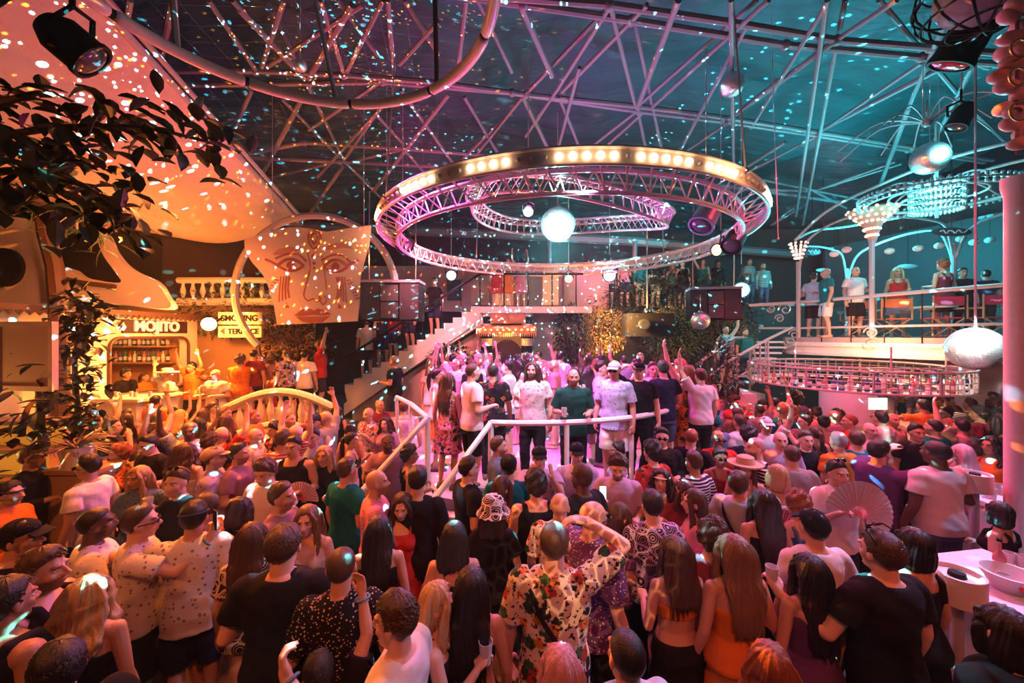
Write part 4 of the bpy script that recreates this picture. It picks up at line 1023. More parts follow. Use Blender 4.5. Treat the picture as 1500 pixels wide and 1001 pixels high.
for i in range(64):
    a,b,c=[2*PI*(i+k)/64 for k in (0,.5,1)]
    lt.tube([rp(a,R2,0),rp(b,R2-.28,.05),rp(c,R2,0)],.011,5); lt.tube([rp(a,R2,0),rp(b,R2-.12,-.26),rp(c,R2-.28,.05)],.011,5)
lt.obj('lattice',RINGM,it)
for i in range(4):
    a=.6+i*PI/2; w=thing('suspension_cable',('right rear','left rear','left front','right front')[i]+' steel cable holding the great bulb ring','cable',RC+Vector((RR*math.cos(a),RR*math.sin(a),.1)))
    MB().tube([(0,0,0),(-.15*math.cos(a),-.15*math.sin(a),2.3)],.012,5).obj('rope',STEEL,w); MB().ell((0,0,0),.05).obj('shackle',CHROME,w)
# ---------------------------------------------------------------- mirror balls
def m_mirror():
    t=NT('mirror_tiles'); v=t.co(); nz=t.noise(t.co((1,1,1)),38,1); t.bump(nz,.25,.02)
    oc=t.objcol(); return t.set(.34,1.,col=t.mix(.15,oc,(.9,.95,1)))
MIR=m_mirror()
def ball_mesh(nu,nv):
    m=MB(); rs=random.Random(nu)
    for i in range(nv):
        t0,t1=PI*(i+.04)/nv,PI*(i+.96)/nv; k=max(3,int(nu*math.sin((t0+t1)/2)+.5))
        for j in range(k):
            a0,a1=2*PI*(j+.04)/k,2*PI*(j+.96)/k; tl=rs.uniform(-.006,.006)
            q=[Vector((math.sin(t)*math.cos(a),math.sin(t)*math.sin(a),math.cos(t)))*(1+tl*s) for t,a,s in ((t0,a0,1),(t0,a1,-1),(t1,a1,-1),(t1,a0,1))]
            m.quad(*q)
    return m.mesh('tiles',(MIR,),False)
BALLM=ball_mesh(52,26)
def mball(label,px,py,Y,rpx,cable=True,up=4.,col=(.9,.95,1,1)):
    c=P(px,py,Y); r=rpx/FP*Y; t=thing('mirror_ball',label,'mirror ball',c)
    o=put('mirror_tiles',BALLM,t); o.scale=(r,r,r); o.color=col; o.rotation_euler=(.2,.1,px)
    MB().ell((0,0,0),r*.985,None,24,14).obj('core',plain('ball_core',(.25,.26,.28),.4),t)
    MB().lathe([(.001,r*1.12),(r*.16,r*1.1),(r*.2,r*.97),(.001,r*.96)],n=12).obj('cap',CHROME,t)
    MB().tube([(0,0,r),(0,0,r+up)],.007,5).obj('cable',STEEL,t); return t
mball('glaring cyan mirror ball in the middle of the great bulb ring',817,329,8.0,25,up=2.0)
mball('biggest mirror ball, hanging beside the balcony chairs',1428,511,5.0,31,up=4.2)
mball('pinkish mirror ball high under the roof truss, above the ring',1072,124,6.2,17,up=2.)
mball('mirror ball under the spiky starburst near the crystal chandelier',1362,232,6.6,22,up=2.)
mball('small half-lit mirror ball below the right loudspeaker',1026,470,8.8,13,up=.4)
mball('tiny mirror ball at the left above the arc of tubes',440,96,6.0,9,up=1.4)
light('ball_beam','SPOT',P(1010,300,6.3),9000,(.25,.95,1),P(817,329,8.0),.08,12,.3); light('ball_beam','SPOT',P(700,300,5.8),8000,(.3,.95,1),P(817,329,8.0),.08,16,.3)
light('ball_beam','SPOT',P(817,250,5.5),6000,(.6,1,1),P(817,329,8.0),.08,14,.3)
light('ball_beam','SPOT',P(1300,420,3.9),2600,(1,.85,.7),P(1428,511,5.0),.08,18,.3); light('ball_beam','SPOT',P(1490,380,4.2),2200,(.8,1,1),P(1428,511,5.0),.08,24,.3)
light('ball_beam','SPOT',P(1460,190,5.6),2600,(.2,.95,1),P(1362,232,6.6),.08,20,.3)
sbp=P(1358,180,6.4); sb=thing('starburst','white spiky starburst of curved rods above a mirror ball','hanging ornament',sbp)
rs=random.Random(12)
for i in range(13):
    a=2*PI*i/13; l=rs.uniform(.7,1.5); MB().tube(smoothp([(0,0,0),(math.cos(a)*l*.5,math.sin(a)*l*.5,.14+.1*rs.random()),(math.cos(a)*l,math.sin(a)*l,-.12)],5),.012,5).obj('rod',STEEL,sb)
MB().ell((0,0,0),.07).obj('hub',STEEL,sb)
# ---------------------------------------------------------------- stage lights
SPW=glow('lens_white',(.7,.95,1),40); SPO=glow('lens_orange',(1,.45,.08),30); SPC=glow('lens_cyan',(.15,.95,1),30); LOFF=plain('lens_dark',(.05,.06,.07),.1)
F0=Vector((0,0,1.5))
can('stage_lamp','blue-white glaring lamp left of the back landing',P(661,403,12.0),F0,.16,.3,SPW)
can('stage_lamp','cyan-white glaring lamp above the golden shrubs',P(893,403,11.6),F0,.19,.3,SPW)
can('stage_lamp','cyan glaring lamp at the right edge of the hung loudspeaker',P(1086,424,9.6),F0,.20,.3,SPC)
can('stage_lamp','small orange lamp hanging inside the ring, left of the cyan ball',P(774,309,7.0),F0,.09,.2,SPO)
can('stage_lamp','orange lamp below the cyan ball, over the landing',P(833,408,11.0),F0,.12,.25,SPO)
can('stage_lamp','orange spotlight clamped at the right end of the great ring',P(1056,366,7.6),P(700,400,5),.12,.32,SPO)
can('moving_head','teal-lit moving head light inside the right of the ring',P(1034,318,6.4),(.5,5,1),.2,.45,LOFF,body=plain('teal_body',(.12,.22,.22),.4))
can('moving_head','black moving head light under the right end of the ring',P(1076,352,7.2),(1,5,1),.18,.42,LOFF)
can('moving_head','black moving head light near the far right roof, under the net lamp',P(1412,62,3.6),(3,6,1),.17,.4,plain('lens_red',(.4,.02,.05),.1))
can('moving_head','black moving head light by the starburst ornament',P(1408,172,5.2),(4,6,1),.12,.3,LOFF)
can('moving_head','large black moving head light clamped to the canvas canopy edge',P(106,66,3.7),(-1.4,6,3),.20,.36,LOFF)
can('moving_head','black moving head light left inside the ring',P(590,352,8.4),(0,5,1),.2,.45,LOFF)
c=P(948,476,10.4); pb=thing('hanging_projector','black projector box hung on a wire before the dark hedge','projector',c); box(-.62,.62,-.3,.3,-.32,.30).obj('housing',BLACK,pb,False); MB().lathe([(.001,0),(.14,0),(.14,.12),(.1,.13),(.001,.1)],n=18).obj('lens',LOFF,pb).location=(-.25,-.42,0); pb.children[-1].rotation_euler=(PI/2,0,0); MB().tube([(0,0,.3),(0,0,3.6)],.02,6).obj('cable',STEEL,pb); MB().ell((0,0,.36),.1).obj('swivel',CHROME,pb)
for loc,e,c in ((P(661,403,11.6),26,(.5,.7,1)),(P(893,403,11.2),40,(.3,.9,1)),(P(1086,424,9.2),60,(.1,.9,1)),(P(774,309,6.6),40,ORANGE),(P(833,408,10.6),80,ORANGE)): light('lamp_spill','POINT',loc,e,c,size=.08)
# ---------------------------------------------------------------- suspended arc of tube lamps at top left
TC=Vector((-1.9,3.0,6.0)); tb=thing('tube_ring','round frame of long pale tubes with black joints, hung top left','tube ring',TC); RT=1.77
TUBEM=plain('tube_acrylic',(.85,.72,.66),.3)
for i in range(10):
    a0,a1=math.radians(2+i*36-14),math.radians(2+i*36+20-1.5)
    MB().tube([Vector((RT*math.cos(a),RT*math.sin(a),0)) for a in [a0+(a1-a0)*k/9 for k in range(10)]],.058,10,True).obj('tube',TUBEM,tb)
    b=a1+math.radians(1.0); MB().tube([Vector((RT*math.cos(a),RT*math.sin(a),0)) for a in (b-.035,b,b+.035)],.045,8).obj('joint',BLACK,tb)
for a in (100,55,150): 
    q=Vector((RT*math.cos(math.radians(a)),RT*math.sin(math.radians(a)),.05)); MB().tube([q,q+Vector((-.3 if a==100 else .0,-.2,1.8))],.03,6).obj('hanger',STEEL if a!=55 else BROWN,tb)
# ---------------------------------------------------------------- right balcony deck
E0,E1=Vector((7.85,10.5,3.0)),Vector((9.5,7.1,3.0)); ED=(E1-E0); EN=Vector((ED.y,-ED.x,0)).normalized()*-1
if EN.x<0: EN=-EN
E2=E0+(E1-E0)*1.35
dk=MB(); cv=[E0+Vector((5.8,1.6,0)),E0+Vector((.3,.9,0)),E0+Vector((-.05,.3,0)),E0,E1,E2,E2+Vector((4.2,.2,0))]
dk.prism([p+Vector((0,0,-.12)) for p in cv],(0,0,.14)); struct('floor_deck',dk,plain('deck_floor',(.4,.3,.3),.6))
fs=MB(); 
for k,(zz,o,r) in enumerate(((-.16,0,.06),(-.40,.12,.07))): fs.tube([p+EN*o+Vector((0,0,zz)) for p in cv[1:6]],r,6)
fs.loft([[p+Vector((0,0,-.10)) for p in cv[1:6]]+[p+EN*.5+Vector((0,0,-.12)) for p in cv[5:0:-1]],[p+EN*.12+Vector((0,0,-.42)) for p in cv[1:6]]+[p+EN*.5+Vector((0,0,-.42)) for p in cv[5:0:-1]]])
struct('trim_7',fs,WHITE)
struct('wall_deck',MB().prism([E0+EN*2.5+Vector((0,0,-3)),E0+EN*2.5+Vector((0,0,-.42)),E2+EN*2.5+Vector((0,0,-.42)),E2+EN*2.5+Vector((0,0,-3))],EN*.2),plain('lilac_wall',(.62,.55,.72),.7,bump=.1))
struct('wall_balcony',MB().prism([E0+EN*4.6+Vector((0,2,.0)),E0+EN*4.6+Vector((0,2,3.4)),E2+EN*4.2+Vector((0,0,3.4)),E2+EN*4.2],EN*.2),plain('teal_wall',(.03,.06,.075),.6,bump=.1,scale=4))
rl=thing('balcony_rail','white two-bar balcony rail with iron scrolls around the raised deck','railing',E0)
W_=lambda t,z=0.,o=0.: rel(rl,E0+ED*t+EN*o+Vector((0,0,z)))
tip=W_(-.02,1.0)+Vector((-.95,.35,-.06))
MB().tube([W_(.02,1.0,1.6)+Vector((0,.6,0)),W_(0,1.0,.4)+Vector((-.2,.7,0)),tip,W_(-.02,.98),W_(.5,1.02),W_(1,1.05),W_(1.35,1.07)],.045,8).obj('top_bar',STEEL,rl)
MB().tube([W_(-.1,.28)+Vector((-.5,.2,0)),W_(0,.27),W_(.5,.29),W_(1.35,.31)],.03,8).obj('lower_bar',STEEL,rl)
def scroll(c,u,w,r,turns=1.4,flip=1):
    return [Vector(c)+(u*math.cos(a*flip)+w*math.sin(a*flip))*r*(1-.78*a/(2*PI*turns)) for a in [2*PI*turns*i/22 for i in range(23)]]
U=ED.normalized(); Z=Vector((0,0,1))
for (t,z,r,f) in ((-.06,.80,.18,1),(-.16,.85,.12,-1),(.0,.1,.14,1),(-.03,-.1,.16,-1),(.435,.14,.14,1),(.435,-.14,.15,-1),(-.1,.55,.13,1)): MB().tube(scroll(W_(t,z,-.05),-U,Z,r,1.4,f),.02,5).obj('iron_scroll',STEEL,rl)
for i in range(9): MB().tube([W_(i*.165,-.1),W_(i*.165,1.0)],.014,5).obj('baluster',BLACK,rl)
pg=thing('pergola','white wrought pergola with arches and bulb-clad capital over the deck','pergola',E0)
PT=lambda t,z,o=0.: rel(pg,E0+ED*t+EN*o+Vector((0,0,z)))
posts=[(.02,2.7,0),(.435,3.15,0),(.02,2.7,2.6),(.60,3.0,2.6)]
for (t,h,o) in posts: MB().tube([PT(t,0,o),PT(t,h-.9,o),PT(t,h-.6,o)],.055,8).obj('post',STEEL,pg)
def arch(t0,t1,z0,z1,o0=0.,o1=0.,r=.03):
    return MB().tube(smoothp([PT(t0,z0-.9,o0),PT(t0+.10*(t1-t0),z0-.1,o0+.1*(o1-o0)),PT(t0+.32*(t1-t0),max(z0,z1)*.5+z0*.5+.05,o0+.32*(o1-o0)),PT(t0+.68*(t1-t0),max(z0,z1)*.5+z1*.5+.05,o0+.68*(o1-o0)),PT(t0+.9*(t1-t0),z1-.1,o0+.9*(o1-o0)),PT(t1,z1-.9,o1)],6),r,7)
for a in ((.02,.435,2.6,2.95),(.435,1.18,3.0,3.3),(.02,.60,2.5,2.8,2.6,2.6),(.60,1.35,2.8,3.0,2.6,2.6),(.02,.02,2.55,2.55,0,2.6),(.435,.60,2.9,2.9,0,2.6)): arch(*a).obj('arch',STEEL,pg)
MB().tube(smoothp([PT(.0,2.72),PT(.2,3.25,-.1),PT(.435,3.5,-.2),PT(.8,3.75,-.1),PT(1.3,3.6)],6),.035,7).obj('top_rim',STEEL,pg)
MB().tube(smoothp([PT(.0,2.72),PT(.0,3.1,1),PT(.1,3.25,2),PT(.6,3.4,3),PT(1.3,3.4,3)],6),.035,7).obj('rear_rim',STEEL,pg)
cap_=MB().lathe([(.07,0),(.12,.25),(.26,.5),(.46,.68),(.44,.72),(.001,.7)],n=20); cap_.v=[tuple(Vector(p)+PT(.435,2.35)) for p in cap_.v]; cpo=cap_.obj('capital',plain('capital',(.6,.3,.2),.5),pg)
for k in range(6):
    for j in range(14):
        a=2*PI*j/14+k*.2; r=(.10,.14,.22,.31,.39,.45)[k]; z=(.1,.25,.42,.53,.62,.70)[k]; MB().ell(PT(.435,2.35+z)+Vector((r*math.cos(a),r*math.sin(a),0)),.034,None,8,5).obj('capital_bulb',glow('bulb_pinkish',(1,.45,.30),2.2),cpo)
for k in range(5):
    for j in range(10): a=2*PI*j/10; MB().ell(PT(.02,2.2+.1*k)+Vector(((.08+.03*k)*math.cos(a),(.08+.03*k)*math.sin(a),0)),.03,None,8,5).obj('corner_bulb',glow('bulb_pinkish',(1,.45,.30),2.2),pg)
# director chairs along the rail
def dchair(name,label,loc,rz,mat):
    t=thing(name,label,'chair',loc,rz,'director chairs on the balcony deck')
    box(-.27,.27,-.03,-.015,.72,.92).obj('back_sling',mat,t,False); box(-.25,.25,0,.42,.44,.46).obj('seat_sling',mat,t,False)
    for s in (-1,1):
        MB().tube([(s*.28,-.02,.42),(s*.28,-.02,.95)],.018,6).obj('back_post',WOOD,t); MB().tube([(s*.28,-.04,.66),(s*.28,.42,.66)],.022,6).obj('armrest',WOOD,t)
        MB().tube([(s*.28,0,.02),(-s*.26,0.0,.44)],.016,6).obj('leg',WOOD,t); MB().tube([(s*.28,.40,.02),(-s*.26,.40,.44)],.016,6).obj('leg',WOOD,t)
        MB().tube([(s*.28,-.03,.02),(s*.28,.43,.02)],.018,6).obj('foot_bar',WOOD,t)
        MB().tube([(s*.28,.40,.44),(s*.28,.40,.66)],.015,6).obj('arm_post',WOOD,t)
SO=plain('sling_orange',(.75,.16,.04),.8,bump=.2,scale=60); SRd=plain('sling_red',(.62,.02,.06),.8,bump=.2,scale=60)
for i,(px,Y,m,l) in enumerate(((1262,9.55,SO,'orange director chair beside the middle pergola post'),(1313,9.0,SO,'orange director chair, second from the middle pergola post'),(1391,8.45,SRd,'red director chair behind the biggest mirror ball'),(1466,8.1,SRd,'red director chair closest to the pink pillar'))):
    c=P(px,480,Y); dchair('director_chair',l,(c.x,c.y,3.02),-.35,m)
tbm=thing('round_table','small round table with drinks behind the orange director chair','table',(10.0,9.0,3.02)); MB().lathe([(.001,.70),(.4,.70),(.4,.74),(.001,.74)],n=24).obj('tabletop',WHITE,tbm); MB().tube([(0,0,0),(0,0,.7)],.04,8).obj('leg',CHROME,tbm)
# chandelier
ch=thing('crystal_chandelier','oval crystal chandelier glowing teal above the balcony deck','chandelier',P(1372,292,8.0))
for i,(r,z) in enumerate(((1.35,.06),(1.2,.0),(.8,.10),(.45,-.1))): MB().tube([Vector((r*math.cos(a),r*.8*math.sin(a),z)) for a in [2*PI*k/48 for k in range(48)]],.02,6,closed=True).obj('hoop',STEEL,ch)
CR=plain('crystal',(.55,.68,.7),.08,.3); cr=MB()
for k in range(64):
    a=2*PI*k/64
    MB().ell((1.35*math.cos(a),1.08*math.sin(a),.12),(.03,.03,.035),None,6,4).obj('crystal_drop',CR,ch)
    for j in (1,2): cr.ell((1.35*math.cos(a),1.08*math.sin(a),.12-.07*j),(.03,.03,.035),None,6,4)
for k in range(36):
    a=2*PI*k/36
    for j in range(5): cr.ell((.45*math.cos(a),.36*math.sin(a),.3-.13*j),(.03,.03,.05),None,6,4)
cr.obj('crystal_strings',CR,ch,kind='stuff')
for k in range(8):
    a=2*PI*k/8; MB().tube(smoothp([(.1*math.cos(a),.1*math.sin(a),.3),(.8*math.cos(a),.64*math.sin(a),.34),(1.33*math.cos(a),1.06*math.sin(a),.08)],5),.018,6).obj('arm',STEEL,ch)
MB().tube([(0,0,-.4),(0,0,1.6)],.03,8).obj('stem',STEEL,ch)
light('chandelier_light','POINT',P(1372,296,8.0)+Vector((0,0,.2)),260,(.12,.9,.95),size=.3)
ovs=plain('oval_sign',(.25,.4,.45),.4)
for i,(px,py,w,h,Y,l) in enumerate(((1394,340,62,13,9.2,'dark oval sign with white script hung under the chandelier'),(1190,369,26,12,11.5,'dark oval sign with white script in the left arch'),(1206,396,22,6,12.2,'pale oval board behind the left arch'),(1330,391,32,8,11.0,'pale oval board behind the second arch'))):
    c=P(px,py,Y); o=thing('oval_sign',l,'sign',c); k=Y/FP
    MB().tube([(0,0,h*k*.45),(0,0,rz_(-sa*c.x+ca*c.y)+.82-c.z)],.008,4).obj('cord',BLACK,o)
    MB().ell((0,0,0),(w*k*.5,.04,h*k*.5),None,24,10).obj('board',(plain('oval_dark',(.03,.06,.08),.4) if i<2 else ovs),o)
    if i<2: MB().tube(smoothp([(-w*k*.32+w*k*.64*j/9,-.045,h*k*.2*math.sin(j*2.3)) for j in range(10)],4),.014,5).obj('script_stroke',WHITE,o)
for i in range(8):
    px,py=[(1303,368),(1345,364),(1376,360),(1408,350),(1427,355),(1450,352),(1240,366),(1222,372)][i]
    o=thing('paper_lantern','small round white lantern, '+('first','second','third','fourth','fifth','sixth','leftmost but one','leftmost')[i]+' of the string across the deck','lantern',P(px,py,9.6),group='lanterns over the deck')
    MB().ell((0,0,0),(.10,.10,.08),None,14,9).obj('shade',plain('lantern_paper',(.8,.75,.72),.6),o); MB().tube([(0,0,.08),(0,0,.9)],.004,4).obj('cord',BLACK,o)
# pink pillar at the right edge
pc=MB().lathe([(.001,-.05),(.13,-.05),(.13,0),(.095,.06),(.095,4.6),(.12,4.7),(.12,4.8),(.001,4.8)],n=24); o=pc.obj('trim_8',plain('pillar_paint',(.75,.6,.66),.5),kind='structure'); o.location=(P(1490,490,4.1).x,4.1,0)
# ---------------------------------------------------------------- round bar with wire bottle cage
CG=Vector((7.5,8.5,2.02)); RG=1.88
cg=thing('bottle_cage','round white wire bottle cage hung above the round bar','bottle cage',CG)
for i,(r,z,w) in enumerate(((RG,.40,.022),(RG,.0,.022),(RG,.2,.010),(RG,.30,.010),(RG,.1,.010),(RG-.42,.44,.016),(RG-.42,.02,.016))): MB().tube(ring_pts((0,0,z),r,72),w,5,closed=True).obj('hoop',STEEL,cg)
gw=MB()
for i in range(72):
    a=2*PI*i/72; gw.tube([(RG*math.cos(a),RG*math.sin(a),0),(RG*math.cos(a),RG*math.sin(a),.4)],.009 if i%6 else .02,4)
    if i%3==0: gw.tube([(RG*math.cos(a),RG*math.sin(a),.4),((RG-.42)*math.cos(a),(RG-.42)*math.sin(a),.44)],.01,4)
gw.obj('wire_grid',STEEL,cg)
n=72; MB().loft([[Vector((r*math.cos(2*PI*i/n),r*math.sin(2*PI*i/n),z)) for r,z in ((RG-.01,-.02),(RG-.01,.0),(RG-.44,.0),(RG-.44,-.02))] for i in range(n)],closed=True).obj('shelf_ring',WHITE,cg,False)
for a in (200,250,300,340,40,120): MB().tube([((RG-.2)*math.cos(math.radians(a)),(RG-.2)*math.sin(math.radians(a)),.0),((RG-.2)*math.cos(math.radians(a)),(RG-.2)*math.sin(math.radians(a)),.85)],.016,5).obj('hanger',STEEL,cg)
rs=random.Random(8)
for i in range(46):
    a=math.radians(176+i*4.2); c=BOTC[rs.randrange(6)][0]; h=(.26,.30,.34)[rs.randrange(3)]
    bottle(c,CG+Vector(((RG-.16-.1*(i%2))*math.cos(a),(RG-.16-.1*(i%2))*math.sin(a),.005)),h,.045,'standing on the round wire cage shelf over the bar')
bc=thing('round_bar','round pale bar counter under the wire bottle cage','bar counter',(7.6,8.6,0))
MB().lathe([(1.28,0),(1.32,1.0),(1.5,1.06),(1.5,1.12),(.95,1.12),(.95,1.0),(.9,0)],n=48).obj('counter',plain('bar_front',(.65,.42,.36),.5),bc)
MB().lathe([(.35,1.1),(.5,1.12),(.5,1.9),(.35,1.92),(.30,1.5)],n=24).obj('core_column',plain('lilac_wall',(.62,.55,.72),.7),bc)
sc_=thing('till_screen','bright till screen facing out of the round bar','screen',P(1287,592,7.3)); box(-.17,.17,0,.03,-.11,.11).obj('panel',glow('screen_white',(1,.9,.8),1.6),sc_,False); MB().tube([(0,.03,-.1),(0,.08,-.65)],.02,6).obj('stand',BLACK,sc_); box(-.12,.12,0,.2,-.68,-.65).obj('foot',BLACK,sc_,False)
# metal stair with rails, mid right
ms=thing('metal_stair','pale steel stair with tube rails rising to the deck','staircase',P(1065,560,9.4))
struct('floor_stair_landing',box(4.75,5.85,8.75,10.5,0,1.72),plain('step_blue',(.55,.6,.75),.5))
a,b=Vector((5.9,10.1,1.75)),Vector((7.6,10.9,2.95))
for i in range(8):
    q=a.lerp(b,(i+.5)/8); box(-.42,.42,-.14,.14,-.02,.03).obj('tread',plain('step_blue',(.55,.6,.75),.5),ms,False).location=rel(ms,q)
for k,(p0,p1,p2) in enumerate((((1011,541),(1074,495),(1088,495)),((1063,532),(1125,497),(1160,480)))):
    h=[P(*p0,8.8),P(*p1,9.6),P(*p2,10.2)]; m=MB().tube([rel(ms,p) for p in h],.035,8)
    for s in (.25,.55,.8): 
        q=h[0].lerp(h[1],s); m.tube([rel(ms,q),rel(ms,q+Vector((0,0,-1.0)))],.022,6)
    m.tube([rel(ms,h[0]+Vector((0,0,-.5))),rel(ms,h[1]+Vector((0,0,-.5)))],.022,6); m.tube([rel(ms,h[1]),rel(ms,h[1]+Vector((0,0,-1.0)))],.026,6); m.obj('handrail',STEEL,ms)
# ---------------------------------------------------------------- pods, net lamp, side tables at the right
pd=[(1492,8),(1478,24),(1494,40),(1480,56),(1496,74),(1472,78),(1484,92),(1464,112),(1490,112),(1476,128),(1497,140),(1470,160),(1490,166),(1482,182),(1499,196),(1496,210)]
PINKP=plain('pod_pink',(.72,.40,.40),.45,bump=.1); gh=thing('pod_garland','hanging garland of pale pink petal pods at the top right corner','garland',P(1490,-40,2.6))
for i,(x,y) in enumerate(pd):
    q=rel(gh,P(x,y,2.55+.05*(i%3))); MB().ell(q,(.085,.055,.042),Matrix.Rotation(.25-.1*(i%4),3,'Y')@Matrix.Rotation(.3*(i%3),3,'Z'),14,9).obj('pod',PINKP,gh)
for s in (0,.09): MB().tube([(s,0,.1),(s*.9,.0,-1.25)],.01,5).obj('string',BROWN,gh)
for (x,y) in ((1494,70),(1492,112),(1493,163)): 
    q=rel(gh,P(x,y,2.48)); MB().tube([q+Vector((.06*math.cos(a),0,.06*math.sin(a))) for a in [2*PI*i/16 for i in range(16)]],.008,5,closed=True).obj('ring',plain('brass',(.7,.45,.2),.3,.8),gh)
nl=thing('net_lamp','dark round net basket lamp in the top right corner','lamp',P(1440,-14,3.2)); nm=MB()
for k in range(12):
    a=2*PI*k/12; nm.tube([(.42*math.cos(a)*math.sin(t),.42*math.sin(a)*math.sin(t),.34*math.cos(t)) for t in [PI*i/10 for i in range(11)]],.010,5)
for k in range(1,6): nm.tube(ring_pts((0,0,.34*math.cos(PI*k/6)),.42*math.sin(PI*k/6),28),.010,5,closed=True)
nm.obj('basket',BLACK,nl); MB().ell((0,0,0),(.3,.3,.24)).obj('diffuser',plain('lilac_shade',(.35,.28,.45),.6),nl)
for i,(x,y0,y1,Y) in enumerate(((1128,-10,350,6.5),(1352,20,190,6.0),(1430,60,480,5.0),(1376,30,215,7.0))):
    a=P(x,y0,Y); w=thing('hanging_wire','thin steel wire hanging '+('right of the great ring','above the starburst ornament','above the biggest mirror ball','above the crystal chandelier')[i],'wire',a); MB().tube([(0,0,0),rel(w,P(x+(12 if i==0 else 0),y1,Y))],.006,4).obj('cable',STEEL,w); MB().ell(rel(w,P(x+(12 if i==0 else 0),y1,Y)),.02).obj('weight',STEEL,w)
def vip(name,label,c,w,d,h,rz):
    t=thing(name,label,'table',c,rz); box(-w,w,-d,d,h-.06,h).obj('tabletop',WHITE,t,False); box(-w*.92,w*.92,-d*.9,d*.9,.0,h-.06).obj('front_panel',plain('white_panel',(.72,.66,.66),.6),t,False); return t
t1=vip('drinks_table','white drinks table with cups beside the pink pillar',(P(1466,720,4.7).x,4.75,0),.42,.55,1.10,0)
t2=vip('drinks_table','white drinks table with ice bowl in the near right corner',(P(1490,860,3.0).x,2.95,0),.52,.55,1.08,.15)
def drum(label,px,py,Y,r,h):
    c=P(px,py,Y); t=thing('standing_ashtray',label,'ashtray',(c.x,c.y,0)); MB().lathe([(.001,c.z-h),(r,c.z-h),(r,c.z),(r*.88,c.z),(r*.86,c.z-.03),(.001,c.z-.035)],n=28).obj('bowl',WHITE,t); MB().tube([(0,0,.02),(0,0,c.z-h)],.035,10).obj('pole',STEEL,t); MB().lathe([(.001,0),(.17,0),(.16,.025),(.001,.03)],n=24).obj('base',STEEL,t)
    MB().lathe([(.001,c.z-.03),(.05,c.z-.03),(.045,c.z+.0),(.001,c.z+.0)],n=12).obj('stub_grate',BLACK,t)
drum('white drum ashtray on a pole by the near ice-bowl table',1402,838,2.75,.145,.20)
drum('white drum ashtray on a pole beside the cup table at the pillar',1428,693,4.35,.14,.20)
def cup(c,label,r,h,mat,group=None,cat='cup'):
    o=MB().lathe([(.001,0),(r*.78,0),(r,h),(r*.93,h),(r*.72,.012),(.001,.014)],n=16).obj('cup',mat,None,label=label,category=cat); o.location=c
    if group: o['group']=group
    return o
CLP=plain('clear_plastic',(.62,.66,.7),.15)
for i,(x,y) in enumerate(((1452,684),(1466,688),(1478,682))):
    q=P(x,y,4.6+.12*i); cup((q.x,q.y,1.102),('left','middle','right')[i]+' clear plastic cup on the white table by the pillar',.05,.13,CLP,'cups on the pillar table')
bottle('clear',(P(1490,700,4.75).x,4.75,1.102),.34,.045,'on the white table by the pillar'); 
bottle('rosy',(P(1464,800,3.15).x,3.15,1.082),.30,.045,'on the near right drinks table')
ib=thing('ice_bowl','white ice bowl with a red label on the near right table','bowl',(P(1490,850,2.95).x,3.0,1.082)); MB().lathe([(.001,0),(.09,0),(.16,.13),(.17,.14),(.15,.14),(.085,.015),(.001,.015)],n=28).obj('bowl',plain('bowl_white',(.75,.8,.82),.35),ib); MB().ell((-.03,-.125,.075),(.05,.012,.03)).obj('red_label',plain('red_paint',(.6,.02,.06),.4),ib)
for k in range(3):
    q=P((1478,1497,1470)[k],(800,815,835)[k],(3.3,3.25,3.0)[k]); cup((q.x,q.y,1.082),('frosted cup left of the ice bowl','frosted cup behind the ice bowl','small frosted cup at the edge of the ice-bowl table')[k],.04,.12,CLP)
# ---------------------------------------------------------------- podium
PC=Vector((.23,8.4,0)); PR=3.35
struct('floor_podium',MB().lathe([(.001,0),(PR,0),(PR,.78),(PR+.05,.80),(PR+.05,.85),(.001,.85)],(PC.x,PC.y,0),72),plain('podium',(.50,.40,.44),.4,bump=.05))
pr=thing('podium_rail','white tube rail curving round the front of the podium','railing',PC)
RP=lambda deg,z,r=PR-.06: Vector((r*math.cos(math.radians(deg)),r*math.sin(math.radians(deg)),z))
MB().tube([RP(a,1.9) for a in range(261,334,3)]+[RP(334,1.93),RP(336,2.12),RP(337,2.2)],.04,8).obj('top_rail',WHITE,pr)
for a in (261,279,297,315,333): MB().tube([RP(a,.85),RP(a,1.9)],.035,8).obj('post',WHITE,pr)
MB().tube([RP(337,.85),RP(337,2.2)],.04,8).obj('end_post',WHITE,pr)
ps=thing('podium_steps','steps with white hand rails rising to the left front of the podium','steps',P(668,660,4.8)); ps.location.z=0
A_=rel(ps,PC+RP(261,0)); B_=rel(ps,PC+RP(244,0))
dn=Vector((-.62,-.78,0)).normalized()
for i in range(4):
    z=.85-.17*(i+1); a_,b_=A_+dn*(.30*i),B_+dn*(.30*i)
    MB().prism([Vector((p.x,p.y,0)) for p in (a_,b_,b_+dn*.32,a_+dn*.32)],(0,0,z+.0)).obj('step',plain('podium',(.5,.4,.44),.4),ps,False)
for q,e in ((A_,1.25),(B_,1.25)):
    q0=Vector((q.x,q.y,0)); MB().tube([q0+Vector((0,0,1.9)),q0+dn*e+Vector((0,0,1.0)),q0+dn*(e+.02)+Vector((0,0,.0))],.038,8).obj('hand_rail',WHITE,ps); MB().tube([q0+Vector((0,0,.3)),q0+Vector((0,0,1.92))],.04,8).obj('newel_post',WHITE,ps)
MB().tube([B_+Vector((0,0,1.9)),B_+Vector((-.45,.8,1.95)),B_+Vector((-.9,1.5,1.95))],.038,8).obj('side_rail',WHITE,ps)
for k in (.5,1): MB().tube([B_+Vector((-.9*k,1.55*k,.85)),B_+Vector((-.9*k,1.5*k,1.95))],.032,8).obj('side_post',WHITE,ps)
